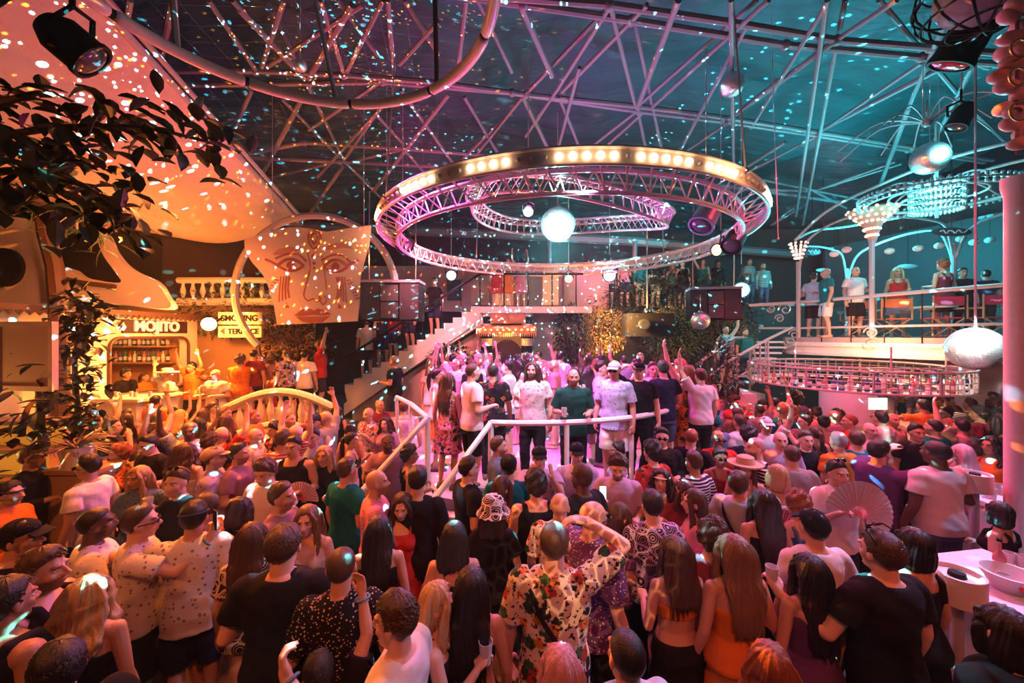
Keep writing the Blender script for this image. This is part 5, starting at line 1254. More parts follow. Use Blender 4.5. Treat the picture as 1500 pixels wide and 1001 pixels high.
# ---------------------------------------------------------------- left foreground: board, plants, planter counter, lit steps
mbd=thing('menu_board','blank pinkish framed board at the left edge','board',P(40,522,4.6)); mbd.rotation_euler=(0,0,-.12)
box(-.40,.37,0,.05,-.385,.38).obj('panel',plain('board_pink',(.55,.30,.30),.8,bump=.3,scale=60),mbd,False)
fm=MB(); 
for b in ((-.42,.39,-.03,.03,.36,.42),(-.42,.39,-.03,.03,-.42,-.36),(.34,.40,-.03,.03,-.42,.42),(-.46,-.40,-.03,.03,-.42,.42)): box(*b,fm)
fm.obj('frame',plain('frame_pink',(.72,.42,.38),.6),mbd,False); MB().tube([(.1,.05,-.38),(.1,.08,-2.8)],.04,6).obj('post',BROWN,mbd)
def branchy(name,label,pts,n,l,w,mat,spread,seed,cat='plant'):
    rs=random.Random(seed); p0=Vector(pts[0]); t=thing(name,label,cat,p0); pp=smoothp([rel(t,p) for p in pts],6); MB().tube(pp,[.03*(1-.8*i/len(pp))+.006 for i in range(len(pp))],6).obj('branch',BROWN,t)
    m=MB()
    for i in range(n):
        q=pp[rs.randrange(len(pp))]+Vector((rs.gauss(0,spread),rs.gauss(0,spread),rs.gauss(0,spread)))
        d=Vector((rs.gauss(0,1),rs.gauss(0,1),rs.gauss(-.2,.7))); leaf(m,q,d,l*rs.uniform(.7,1.25),w*rs.uniform(.8,1.2),droop=rs.uniform(0,.4))
    m.obj('leaves',mat,t); return t
branchy('rubber_plant','dark rubber plant branch reaching across the canvas canopy',[P(-60,210,3.3),P(60,190,3.4),P(150,185,3.5),P(230,190,3.7),P(330,215,3.9)],190,.21,.12,LEAFD,.15,1,'plant')
branchy('rubber_plant','dark rubber plant mass at the left edge under the canopy',[P(-60,260,3.1),P(20,250,3.2),P(70,255,3.3),P(120,270,3.4),P(170,300,3.6)],210,.21,.12,LEAFD,.2,2,'plant')
branchy('rubber_plant','single rubber plant sprig pointing up against the orange canvas',[P(-30,160,3.0),P(40,140,3.1),P(60,135,3.1)],12,.2,.09,LEAFD,.06,7,'plant')
branchy('trailing_plant','spindly trailing plant hanging before the white swooping parapet',[P(70,300,5.2),P(110,330,5.3),P(150,335,5.4),P(195,300,5.5)],90,.26,.035,LEAFM,.16,3,'plant')
branchy('climbing_plant','tall climbing plant between the pink board and the mojito bar',[P(118,640,4.9),P(112,580,4.9),P(110,520,5.0),P(120,470,5.0),P(118,440,5.0)],420,.15,.085,LEAFD,.13,4,'plant')
branchy('leafy_plant','dark leafy plant under the pink board',[P(30,640,4.3),P(40,600,4.4),P(60,580,4.5)],60,.2,.1,LEAFD,.16,5,'plant')
pt=thing('potted_plant','spiky grass plant in a pale pot on the wooden counter','potted plant',P(112,690,4.6)); MB().lathe([(.001,0),(.10,0),(.16,.30),(.15,.28),(.12,.28),(.001,.24)],n=20).obj('pot',STUC,pt)
m=MB(); rs=random.Random(5)
for i in range(75): a=rs.uniform(0,2*PI); leaf(m,(0,0,.26),(math.cos(a),math.sin(a),rs.uniform(.3,1.6)),rs.uniform(.25,.42),.022,droop=rs.uniform(.3,.9))
m.obj('blades',plain('leaf_straw',(.28,.2,.08),.6),pt)
pc_=thing('planter_counter','narrow wooden counter carrying the spiky pot plant','counter',(P(112,700,4.6).x,4.65,0)); h=P(105,690,4.5).z
box(-.30,.34,-.16,.22,h-.05,h).obj('worktop',WOOD,pc_,False); box(-.26,.30,-.12,.18,0,h-.05).obj('front',plain('counter_front',(.40,.24,.15),.6),pc_,False)
ls=thing('lit_steps','wooden tiers glowing yellow at the left edge below the board','steps',(P(20,660,5.2).x-.3,5.3,0))
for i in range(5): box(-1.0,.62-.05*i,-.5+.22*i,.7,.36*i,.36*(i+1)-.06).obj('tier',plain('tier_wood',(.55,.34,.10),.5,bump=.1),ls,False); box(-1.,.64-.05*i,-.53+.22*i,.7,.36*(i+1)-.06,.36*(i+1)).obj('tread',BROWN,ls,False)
light('tier_light','POINT',(ls.location.x+.1,4.2,1.7),70,(1,.55,.1),size=.2)
# ---------------------------------------------------------------- the crowd
SKIN=m_skin(); HAIR=m_hair(); CLOTH={k:m_cloth(k) for k in('plain','floral','speckle','stripe','lace','print','denim','leopard')}
SKC={'l':(.74,.47,.36),'t':(.60,.35,.24),'m':(.40,.21,.13),'d':(.11,.055,.035)}
HRC={'k':(.018,.013,.011),'b':(.085,.042,.022),'l':(.24,.13,.06),'y':(.62,.43,.20),'g':(.38,.36,.35),'r':(.32,.09,.03),'p':(.75,.38,.42)}
HRN={'k':'black','b':'brown','l':'light brown','y':'blond','g':'grey','r':'auburn','p':'pinkish'}
CLC=dict(white=(.80,.77,.76),cream=(.72,.62,.48),grey=(.34,.35,.37),black=(.016,.015,.018),navy=(.025,.03,.07),teal=(.01,.17,.18),green=(.012,.065,.05),red=(.55,.04,.03),orange=(.72,.20,.03),
 pink=(.70,.25,.32),lilac=(.52,.42,.62),maroon=(.20,.03,.05),beige=(.58,.40,.28),blue=(.14,.24,.42),mauve=(.30,.16,.24),denim=(.10,.14,.24),purple=(.13,.05,.16),paleblue=(.45,.55,.68))
BODY={};TOP={};BOT={};SHOE={};HM={}
def res_of(Y): return 0 if Y<2.75 else 1 if Y<4.6 else 2
VOX=(.0065,.009,.0135)
def lib(d,key,fn):
    if key not in d: d[key]=fn()
    return d[key]
PEOPLE=[]
def figure(loc,s,face,sex,L,R,hair,hc,skin,top,tc,pat,bot,bc,label,group,yaw=0,pitch=0,step=0,res=2,beard=0.,acc='',girth=1.,lean=0.):
    sk=skeleton(sex,L,R,yaw,pitch,0,step); k=sk['key']+(res,); vx=VOX[res]
    def mk_body():
        m=body_mesh(sk,vx); m.materials.append(SKIN); return m
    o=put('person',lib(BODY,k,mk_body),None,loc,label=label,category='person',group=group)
    o.rotation_euler=(lean,0,face); o.scale=(s*girth,s*girth,s); o.color=(*skin,1); o['beard']=float(beard)
    TN={'tee':'t_shirt','shirt':'shirt','long':'long_sleeve_top','crop':'crop_top','tank':'tank_top','dress':'dress','halter':'halter_top','bra':'bra_top','vest':'vest_top'}
    if top!='none':
        def mk_top():
            m=top_mesh(sk,top,vx*1.2 if res<2 else vx); m.materials.append(CLOTH[pat]); return m
        t=put(TN[top],lib(TOP,k+(top,pat),mk_top),o); t.color=(*CLC[tc],1)
    if bot!='none':
        pb='denim' if bc=='denim' else 'plain'
        def mk_bot():
            m=bottom_mesh(sk,bot,.0105 if res<2 else .0145); m.materials.append(CLOTH[pb]); return m
        t=put({'pants':'trousers','shorts':'shorts','skirt':'skirt'}[bot],lib(BOT,(sex,step,bot,pb,res>1),mk_bot),o); t.color=(*CLC[bc],1)
    if res<2: put('shoes',lib(SHOE,(sex,step),lambda:shoe_mesh(sk).mesh('shoes',(plain('shoe',(.10,.09,.09),.6),))),o)
    HMX=Matrix.Translation(sk['hc'])@sk['hr'].to_4x4()
    def headpiece(kind,name,mesh,col):
        t=put(name,mesh,o); t.matrix_local=HMX; t.color=(*col,1); return t
    if hair!='bald':
        def mk_h():
            m=hair_mesh(hair,.0075 if res==0 else .010); m.materials.append(HAIR); return m
        headpiece(hair,'hair',lib(HM,(hair,min(res,1)),mk_h),HRC[hc])
    for a in acc.split('+'):
        if not a: continue
        nm,_,cc=a.partition(':')
        if nm in('cap','bucket','brim','flat','band'):
            def mk_hat():
                m=hat_mesh(nm); m.materials.append(CLOTH['lace' if nm=='bucket' else 'plain']); return m
            headpiece(nm,{'band':'headband','brim':'brimmed_hat','bucket':'bucket_hat','flat':'flat_cap','cap':'cap'}[nm],lib(HM,('hat',nm),mk_hat),CLC[cc or 'black'])
        elif nm in('shades','shadesup'):
            def mk_g():
                m=glasses_mesh(); m.materials.append(plain('sunglass_lens',(.015,.015,.02),.08)); return m
            t=headpiece(nm,'sunglasses',lib(HM,('glasses',),mk_g),(0,0,0))
            if nm=='shadesup': t.matrix_local=HMX@Matrix.Translation((0,-.035,.085))@Matrix.Rotation(.75,4,'X')
        elif nm=='strap':
            def mk_s(): return MB().tube(smoothp([V3(-.135,.02,1.475),V3(-.08,.145,1.36),V3(.06,.15,1.12),V3(.185,.06,.96),V3(.16,-.11,.98),V3(.0,-.155,1.2),V3(-.10,-.14,1.38),V3(-.135,.02,1.475)],6),.016,6,flat=.45).mesh('strap',(BLACK,))
            put('shoulder_strap',lib(HM,('strap',),mk_s),o)
        elif nm in('wristR','wristL'):
            S_,E_,W_w,h_,c_,_p=sk['arm'][1 if nm[-1]=='R' else -1]
            d_=(W_w-E_).normalized(); u_=d_.orthogonal(); w_=d_.cross(u_)
            r_=sk['d']['fo'][1]+.005
            MB().tube([W_w-d_*.02+(u_*math.cos(q)+w_*math.sin(q))*r_ for q in [2*PI*i/16 for i in range(16)]],.008,6,closed=True).obj('wristband',plain('band_blue',(.1,.25,.4),.4),o)
    PEOPLE.append((o,sk,s)); return o,sk
def hand_world(o,sk,side,ext=.10):
    S_,E_,W_w,h,c,_=sk['arm'][side]; p=W_w+h*ext
    M=Matrix.Translation(o.location)@o.rotation_euler.to_matrix().to_4x4()@Matrix.Diagonal((*o.scale,1)); return M@p
FACE={'b':0,'l':90,'f':180,'r':-90}
TOPN={'tee':'T-shirt','shirt':'shirt','long':'long-sleeved top','crop':'crop top','tank':'tank top','dress':'dress','halter':'halter top','bra':'bra top','vest':'sleeveless vest'}
USED={}
def person(px,py,sex,face,L,R,hair,hc,skin,top,tc,pat,bot,bc,label,group='dancers on the crowded floor',h=None,z0=0.,Y=None,**k):
    fa=math.radians(FACE[face] if face in FACE else float(face))
    h=h or (1.78 if sex=='m' else 1.66)
    if Y is None: Y=FP*(CZ-z0-h)/(py-HY)
    q=P(px,py,Y); z=q.z-h
    if abs(z-z0)<.3 and Y<9.5 and z0==0: z=0.
    return figure((q.x,Y,z),h/1.75,fa,sex,L,R,hair,hc,SKC[skin],top,tc,pat,bot,bc,label,group,res=res_of(Y),**k)
# px py sex face L R hair haircol skin top topcol pattern bottom botcol opts | label
TABLE="""
130 668 m 100 dn bent quiff k t tee white plain pants black acc=shades | man in white V-neck T-shirt and sunglasses leaning beside the planter counter
222 636 m 165 bent bent short k l tee black plain pants black pitch=-12 | man in black T-shirt looking down in front of the lit stone steps
260 688 m 178 dn mouth quiff b l tee black plain pants black acc=shadesup,beard=.4 | man in black T-shirt sipping a drink, sunglasses pushed up on his head
205 684 f 200 dn bent long y t tee blue print shorts denim yaw=-25 | blond woman in blue print top, head bowed, behind the phone man
140 744 m -50 dn drink buzz k d tee white print pants black acc=strap,beard=.8 | dark-skinned man in white print T-shirt with a black cross strap
205 742 m -55 dn phone short b l tee white print shorts black acc=shades+wristR | man in white print T-shirt and shades lifting a bright phone
284 736 m 25 hug bent short k t shirt white print shorts navy acc=band:navy | man in dotted white shirt with navy headband, arm round the orange singlet man
300 722 m 100 bent dn recede b t vest orange plain shorts black h=1.75 | man in orange vest held by the man in the dotted white shirt
45 655 m -60 dn bent short l t long black plain pants black acc=shades,beard=.5 | bearded man in dark jacket and glasses under the pink board
14 706 f -80 dn dn pony k t tee orange plain shorts navy acc=band:navy | woman in orange T-shirt with a dark headband at the left edge
30 764 m -70 bent dn short k t vest black plain pants black acc=cap:black | man with black cap and black vest top, left of the strap man
62 806 m -72 dn bent quiff b t vest black plain pants black beard=.9,h=1.8 | bearded man with brown quiff and black vest turning right, near left corner
128 846 f 15 bent dn wavy y t halter black plain skirt black | woman with long wavy blond hair and bare back in the near left corner
84 944 m 60 dn bent short k t tee black plain pants black h=1.74 | black-haired man at the bottom left, below the woman with wavy blond hair
8 850 m -10 dn dn short k m vest black plain pants black h=1.8 | man in black vest at the very left edge of the nearest row
176 652 f 120 bent dn curly r l shirt orange floral skirt black | woman with curly auburn hair by the spiky pot plant
164 614 m -60 dn dn short k t tee black plain pants black | man in black looking up in front of the white bar counter
228 580 m 5 dn bent short k t long orange plain pants black h=1.8 | man in long-sleeved orange top, back turned, facing the bar counter
312 590 f -80 dn bent pony b t dress pink floral none black | woman with brown ponytail and pink floral dress beside the stone steps
313 656 m -65 bent dn short b l shirt lilac print pants black acc=flat:beige,beard=.5 | man in beige flat cap and lilac print shirt
350 650 m -80 dn bent short k t tee mauve plain pants black beard=.6 | black-haired man in mauve T-shirt right of the flat cap man
392 672 m 175 bent dn curly b l tee white plain shorts black pitch=-14 | curly brown-haired man in white T-shirt looking down
412 708 m -85 dn bent short b t tee mauve plain pants black beard=.4 | man in mauve T-shirt, profile, in front of the white T-shirt
350 730 f 10 dn bent bob k l tee black plain skirt black | person with black bobbed hair and black top, back turned
430 640 m 180 bent dn short k t vest black plain shorts navy h=1.82 | tall man in deep-cut black vest facing out
458 628 m 185 dn dn short k t shirt paleblue plain pants black acc=strap | man in pale blue shirt with dark cross strap
474 654 f 185 bent bent vlong y l tee black plain skirt black | blond long-haired woman in black facing out, left of the teal shirt
508 672 m -30 dn bent short b t tee teal plain pants navy | man in teal T-shirt, back turned, holding his drink
551 688 m -70 dn bent bald b t tee pink print pants black beard=.5,h=1.8 | bald man in pink print T-shirt
590 720 f 185 dn dn long b l dress red plain none red pitch=-12,h=1.64 | woman in sleeveless red dress looking down
493 595 f 5 bent bent long k t vest black plain shorts navy | dark-haired woman in black vest, back turned, left of the printed singlet
372 600 m -80 dn bent recede r t tee orange plain pants black | receding man in orange T-shirt below the arched balustrade
374 627 m -75 dn dn bald r l vest white plain shorts black h=1.7 | bald man in white vest below the arched balustrade
402 620 f 150 bent dn curly k t vest black floral skirt black | woman with black curls in dark floral vest
424 604 m -100 hug dn recede l l tee maroon plain pants black | man in maroon T-shirt reaching an arm across a friend
446 584 f 120 dn dn bob y l vest pink print skirt white h=1.7 | blond woman in pink print vest right below the bridge rail
462 608 m 170 dn dn short k l tee white plain pants black acc=cap:navy | man in white T-shirt with navy cap worn low
514 622 f 0 dn bent bun k t bra orange plain skirt black | woman with bun and bare orange-lit back
540 597 m 150 drink dn bald g l shirt lilac floral shorts white | bald man in lilac flowered shirt lifting something shiny
556 585 m -120 dn drink bald b t tee maroon plain pants black | bald man in maroon T-shirt behind the lilac flowered shirt
565 611 f 170 bent dn wavy k t shirt mauve plain skirt black | woman with black wavy hair in mauve shirt by the singlet man
592 588 m 10 bent dn short b t vest white print pants black h=1.82,girth=1.08 | muscular man in white printed singlet, back turned, left of the podium steps
450 742 f 190 dn bent long l l halter beige plain skirt beige | smiling woman in beige halter top facing out
415 772 m 8 bent dn short b l tee black plain pants black h=1.86,girth=1.12 | big man in loose black T-shirt, back turned, beside the long-haired woman
368 768 f 12 dn dn vlong b t tee cream lace skirt beige h=1.68 | woman with very long brown hair, lace top and pale pleated skirt
500 803 m 12 bent bent buzz b t shirt black speckle pants black h=1.78 | man with cropped hair and black speckled shirt, back turned
581 873 m 78 phone dn quiff b l tee white plain pants black h=1.8,acc=wristL | man in white T-shirt stretching his arm forward, front row
466 960 m 40 dn up short k t tee black plain pants black h=1.45,acc=wristR | person at the bottom edge raising one hand with blue wristband
555 757 f 10 bent dn vlong k t tank black plain skirt black h=1.66 | woman with very long black hair and black tank top, back turned
612 684 m 0 dn dn short k t long black plain pants black h=1.84 | tall man in long black top right of the woman in red
600 654 f -70 bent bent curly k m tank black plain skirt black | woman with black curls near the foot of the podium steps
686 671 m -62 dn bent quiff k l tee black plain pants black h=1.78 | man in black T-shirt, profile, holding a small fan
730 640 m -85 dn bent short b t shirt denim plain pants black beard=.6 | bearded man in open denim shirt under the podium rail
745 668 m 0 dn bent short k t tee teal plain pants black acc=cap:black | man in black cap and teal T-shirt, back turned
736 698 f -60 dn drink half b l tank black plain skirt black acc=shadesup | woman with sunglasses up in her brown hair, holding a cup
722 730 f 0 bent bent half k l tee black plain skirt black acc=bucket:white | person in patterned bucket hat and black top
785 692 m 10 dn bent curly k t vest black plain pants black | black-haired man in black vest, back turned, by the bucket hat
790 655 m 180 clap clap short k t tee lilac plain pants black acc=cap:black | man with both hands raised in front of his face, lilac T-shirt
820 722 m -20 dn dn bald g t shirt white floral pants black h=1.74 | bald man in flowered shirt behind the tall flower-shirt man
868 734 m -60 bent dn bald b t shirt purple speckle pants black h=1.84,girth=1.1,acc=shades | broad bald man in dark purple shirt facing right
812 766 m -8 dn head buzz b l shirt cream floral pants beige h=1.9,girth=1.06,acc=strap | tall man in flower shirt with black strap shielding his eyes
690 834 f 4 bent dn vlong k t bra black plain skirt black h=1.68 | woman with long black hair and thin black straps over a bare back, front row
640 856 f -80 dn drink half y l tank black plain skirt black h=1.64 | blond woman in profile between white T-shirt man and black-haired woman
665 766 f 5 bent bent half k t bra black plain skirt black h=1.66 | black-haired woman with bare shoulders below the bucket hat
955 720 m 5 bent bent short k l tee lilac lace pants black h=1.76 | man in lace-patterned pale T-shirt, back turned
905 666 m 165 bent drink curly b l tee lilac plain pants black pitch=-12,beard=.8 | curly man in lilac T-shirt looking down at his cup
970 628 m 160 bent bent quiff k l long black print pants black acc=shades | man in dark sunglasses and black long-sleeved top below the rail
845 650 m 180 dn bent short k t tee lilac plain pants black acc=cap:black,beard=.5 | man in lilac T-shirt and black cap right below the rail post
1013 628 m -40 dn bent recede r t tee black print pants black | red-lit man in dark printed T-shirt by the podium end post
1055 657 f 170 bent bent bun k m tank maroon plain skirt black acc=shades | dark-skinned woman in sunglasses and maroon tank top
1052 630 m 175 dn dn bald k m tee red plain pants black acc=shades,beard=.7 | bald man with sunglasses and red T-shirt
1107 641 m 80 bent dn buzz p l tee black stripe pants black beard=.9,h=1.84 | bearded man with bleached crop in striped top, profile
1092 671 f 150 dn dn half b t tank orange plain skirt black acc=brim:beige | woman in beige brimmed hat and orange top
1085 690 m -50 bent dn short b t tee paleblue plain pants black pitch=14,acc=strap | man in pale blue T-shirt looking up, thin strap across his back
1118 718 f 0 dn bent vlong k t dress black plain none black h=1.72 | woman with very long dark hair in plain black dress
1018 718 f 75 bent drink long b l shirt pink plain skirt black | woman with brown hair in pale pink shirt, profile
1003 702 f 170 bent bent long b t tee maroon plain skirt black pitch=-14,acc=band:pink | woman with pink headband bowing her head
968 690 f 150 dn bent half k l tank mauve plain skirt black pitch=14,acc=band:cream | woman in cream headscarf tilting her face up
908 738 f -75 bent bent half b t tee purple plain skirt black h=1.6 | woman with shoulder-length brown hair facing right, by the lace T-shirt
990 788 f 6 bent dn long b t bra orange plain skirt black h=1.66 | woman with straight brown hair, orange bralette and black skirt
1045 764 m -65 bent dn curly b l tee maroon plain pants black h=1.72 | curly-haired man peering over the shoulder of the orange dress
1076 786 f 4 dn bent vlong l t halter orange plain skirt orange h=1.72,girth=1.08 | woman in orange backless dress with long light brown hair, front row
1130 946 f -30 dn bent wavy r l tank black plain skirt black h=1.6 | woman with messy pinkish-red waves at the bottom edge
918 925 m 15 dn dn buzz k t tee paleblue plain pants black h=1.72 | man with fade haircut and pale blue T-shirt, bottom edge
822 950 f 5 dn bent long p l tank mauve plain skirt black h=1.6 | woman with straight pink-blond hair, bottom edge
1186 814 f 0 dn dn vlong k t tank purple plain skirt black h=1.64 | woman with long dark hair and purple top left of the white T-shirt
1192 750 m 0 dn bent short k t tee white plain pants black acc=cap:black,h=1.76 | man in white T-shirt with black cap, back turned, near the big fan
1226 676 m 180 dn drink short k t tee white plain pants black beard=.3,acc=shadesup | man in white T-shirt fanning himself with a big fan
1168 722 f 0 bent bent curly r t tank denim plain skirt black | woman with piled-up reddish curls between grey T-shirt and big fan
1160 652 m -15 bent dn buzz b t tee grey plain pants navy h=1.8 | man in grey T-shirt with shaved brown head, back turned
1288 646 m -78 reach reach short k t tee purple plain pants black beard=.9,h=1.84,girth=1.12 | stocky bearded man in dark T-shirt holding out a glass
1372 646 m 5 dn bent buzz k d tee white plain pants denim h=1.92,girth=1.16 | big dark-skinned man in pale T-shirt and jeans, back turned
1410 652 f 10 bent dn vlong p l tank pink plain skirt pink h=1.68 | woman with long pinkish hair beside the big man in pale T-shirt
1452 640 f 95 bent dn wavy k m tank orange plain skirt black h=1.72 | dark-haired woman in orange top facing left by the pillar table
1292 781 m 10 side dn short b l tee black plain pants black h=1.84,acc=shadesup,girth=1.08 | man in black T-shirt with glasses on his ears, near right, drink in hand
1340 776 f 8 dn dn bob k t tank black plain skirt black h=1.72 | woman with dark bob and black straps behind the near right man
1472 892 m 5 dn dn bob k t tee black plain pants black h=1.72 | black-haired person in black at the bottom right corner
1464 736 f 20 dn bent bob k t tank black plain skirt black h=1.5 | woman with dark bob between the two white drinks tables
1255 632 m -20 dn bent short b t tee teal plain pants black h=1.76 | man in teal T-shirt left of the stocky bearded man
1228 634 m 5 dn dn short g t tee orange plain pants black h=1.78 | grey-haired man in orange T-shirt, back turned
1206 610 f -10 dn bent bun k l bra red plain skirt red h=1.7 | woman with dark bun and bare red-lit shoulders
1180 632 m 170 bent dn short b l tee black plain pants black h=1.76 | brown-haired man in black T-shirt looking left, beside grey T-shirt
1143 632 m 160 dn bent bald b l tee lilac plain pants black | bald man in lilac T-shirt behind the striped top
1122 612 m 170 up dn short b t tee white plain pants black acc=cap:white | man in white cap with one arm up under the bottle cage
1180 604 f 0 bent dn curly k t tank navy plain skirt black h=1.7 | woman with big black curls, back turned, under the bottle cage
1245 607 m 60 dn dn buzz r l tee red plain pants black h=1.78 | man with red-lit cropped hair and red T-shirt by the bar
1274 619 m 180 dn dn bald r l tee pink plain pants black h=1.74 | bald pink-lit man facing out by the till screen
1290 603 m 10 bent dn short k t shirt white plain pants black h=1.8 | man in white shirt, back turned, in front of the till screen
1352 586 m 0 hug dn short k m tee orange plain pants black h=1.8 | man in orange with arm over a friend beside the bottle cage
1385 597 m 80 dn bent short k l tee pink plain pants black h=1.76 | man in pink T-shirt facing left beside the bottle cage
1342 622 m 170 dn dn short k t tee black plain pants black h=1.76 | dark-haired man facing out behind the big pale T-shirt
1390 614 f -10 dn dn half r t tank maroon plain skirt black | auburn-haired woman in maroon behind the pink-haired woman
1434 597 m 30 dn dn curly k m tee maroon print pants black | curly-haired man in dark shirt near the lilac wall
1460 600 f 160 bent dn wavy k m tank red plain skirt black | woman in red top with black waves near the pink pillar
1118 588 f 170 bent bent curly k t tank red plain skirt black h=1.7 | woman in red top with black curls left under the bottle cage
1165 576 m 0 dn dn afro k d tee purple plain pants black h=1.8 | man with big black afro under the bottle cage
1195 597 f 10 bent dn bun k l tank orange plain skirt black | woman with black topknot and orange top under the bottle cage
1083 608 m 20 dn bent short b t tee white plain pants black | man in white T-shirt, back turned, right of the podium end post
1047 609 m 5 dn dn buzz k m tee blue plain pants black acc=cap:teal | man in blue T-shirt and teal cap behind the end post
1068 616 f -20 bent dn half l t tank orange plain skirt orange | light-haired woman in orange tank top by the teal cap
1096 626 m -10 dn dn curly k t tee navy plain pants black | curly-haired man in navy T-shirt under the metal stair
""".strip().split('\n')
def parse_opts(s):
    k={}
    for q in re_split(s):
        a,_,b=q.partition('=')
        if not a: continue
        if a=='acc': k['acc']=b
        elif a in('yaw','pitch'): k[a]=round(math.radians(float(b)),3)
        else: k[a]=float(b)
    return k
def re_split(s): return [x for x in s.split(',') if x]
HELD={}
placed=[]
for ln in TABLE:
    a,lab=ln.split('|'); f=a.split(); k=parse_opts(f[14] if len(f)>14 else '')
    o,sk=person(float(f[0]),float(f[1]),*f[2:14],lab.strip(),**k); HELD[(int(f[0]),int(f[1]))]=(o,sk); placed.append((o.location.x,o.location.y))
# podium dancers
POD="""
692 537 m -60 dn bent buzz b l tee white plain shorts black h=1.84 | tall man in white T-shirt and black shorts gripping the rail corner
700 519 m -70 dn bent bald p l tee lilac plain shorts blue h=1.82 | bald pink-lit man behind the tall white T-shirt at the rail corner
678 509 m 170 dn up short k l tee white plain shorts black acc=cap:white | man in white cap at the back left of the podium
664 524 m -60 dn bent short k l tee white print shorts black | man in printed white T-shirt near the podium side rail
640 540 f -80 dn bent pony k l tank white plain skirt orange | woman with black ponytail in white tank top at the podium side rail
656 549 f -20 dn dn vlong b t dress pink floral none black | long-haired woman in pink floral dress on top of the podium steps
722 534 m 0 dn dn short k t shirt black floral pants black | man in black flowered shirt, back turned, on the podium
744 528 m 75 bent dn short k l shirt white plain shorts green | man in white shirt and green shorts facing left on the podium
780 530 m 165 dn bent half b l tee white print pants black beard=.9,h=1.84 | bearded long-haired man in white mask-print T-shirt on the podium
820 521 m -15 dn dn short k l tee white plain pants white h=1.84 | man in white T-shirt and white trousers, back turned, on the podium
840 549 m 178 bent bent bald b t shirt green plain pants black beard=.7,h=1.76 | bald bearded man in dark green shirt holding his drink at the rail
842 539 f 180 dn bent half k l tank white plain skirt white | dark-haired woman right behind the man in green
860 538 f 10 bent dn long k l tank purple plain skirt black | woman with long dark hair, back turned, near the man in green
880 530 m -110 dn bent quiff k l tee lilac plain pants black | quiffed man in lilac T-shirt on the podium
900 532 m 150 dn dn short k t shirt paleblue print shorts white acc=cap:white+shades,h=1.84 | man in white cap, sunglasses and pale printed shirt at the rail
936 535 m 160 dn head short k l tee black print pants black acc=cap:black,h=1.82 | man in black printed polo and black cap, hand at his brim
938 514 m 170 dn dn short y l tee white plain pants white h=1.8 | fair-haired man behind the black polo on the podium
957 531 m 175 bent dn short b l tee lilac plain pants black | brown-haired man in lilac facing out, right of the black polo
971 533 m 10 dn bent short k l tee navy plain shorts denim h=1.82 | man in navy T-shirt, back turned, at the right rail
996 529 m 40 up dn short b l tank orange floral pants orange acc=cap:pink,h=1.82 | man in pink cap and orange flowered top with one arm stretched up
1008 546 f 20 bent dn half l l dress orange floral none orange h=1.74 | woman in orange flowered dress at the right end of the rail
1026 561 m 10 up dn short b l tee white plain pants black h=1.7 | man in white T-shirt waving at the right end of the podium
"""
for ln in POD.strip().split('\n'):
    a,lab=ln.split('|'); f=a.split(); k=parse_opts(f[14] if len(f)>14 else ''); h=k.pop('h',1.78 if f[2]=='m' else 1.68)
    Y=FP*(CZ-.85-h)/(float(f[1])-HY) if float(f[1])>526 else 9.0
    q=P(float(f[0]),float(f[1]),Y); 
    # keep on the podium disc
    dx=q.x-PC.x; lim=math.sqrt(max(0,3.05**2-dx*dx)) if abs(dx)<3.05 else .2
    Y=min(max(Y,PC.y-lim),PC.y+lim); q=P(float(f[0]),float(f[1]),Y)
    o,sk=figure((q.x,Y,.85),h/1.75,math.radians(FACE[f[3]] if f[3] in FACE else float(f[3])),*f[2:3],*f[4:8],SKC[f[8]] if 0 else f[7] if 0 else None) if 0 else figure((q.x,Y,.85),h/1.75,math.radians(float(f[3])),f[2],f[4],f[5],f[6],f[7],SKC[f[8]],f[9],f[10],f[11],f[12],f[13],lab.strip(),'dancers on the podium',res=1 if Y<6.6 else 2,**k)
    HELD[(int(f[0]),int(f[1]))]=(o,sk); placed.append((q.x,Y))
# the rest of the crowd
RA=random.Random(77)
COMBO={'m':[('dn','bent'),('bent','bent'),('up','dn'),('dn','up'),('dn','drink'),('clap','clap'),('dn','dn')],'f':[('dn','bent'),('bent','dn'),('up','up'),('dn','up'),('drink','dn'),('dn','dn')]}
HAIRS={'m':['short']*5+['buzz','quiff','curly','bald','recede'],'f':['long','long','wavy','half','vlong','bun','pony','bob']}
TOPS={'m':['tee']*5+['shirt','vest','vest','long'],'f':['tank','tank','dress','bra','halter','tee','shirt']}
HNM={'short':'short %s hair','buzz':'cropped %s hair','quiff':'a %s quiff','curly':'%s curls','bald':'a bald head','recede':'receding %s hair','long':'long %s hair','wavy':'wavy %s hair','half':'shoulder-length %s hair','vlong':'very long %s hair','bun':'a %s bun','pony':'a %s ponytail','bob':'a %s bob','afro':'a %s afro'}
def facing_word(a):
    a=(a+180)%360-180
    return 'back turned' if abs(a)<50 else 'facing out' if abs(a)>130 else 'facing left' if a>0 else 'facing right'
COMBN={'m':[('dn','bent'),('bent','bent'),('bent','dn'),('dn','dn')],'f':[('dn','bent'),('bent','dn'),('bent','bent'),('dn','dn')]}
CAND=[]
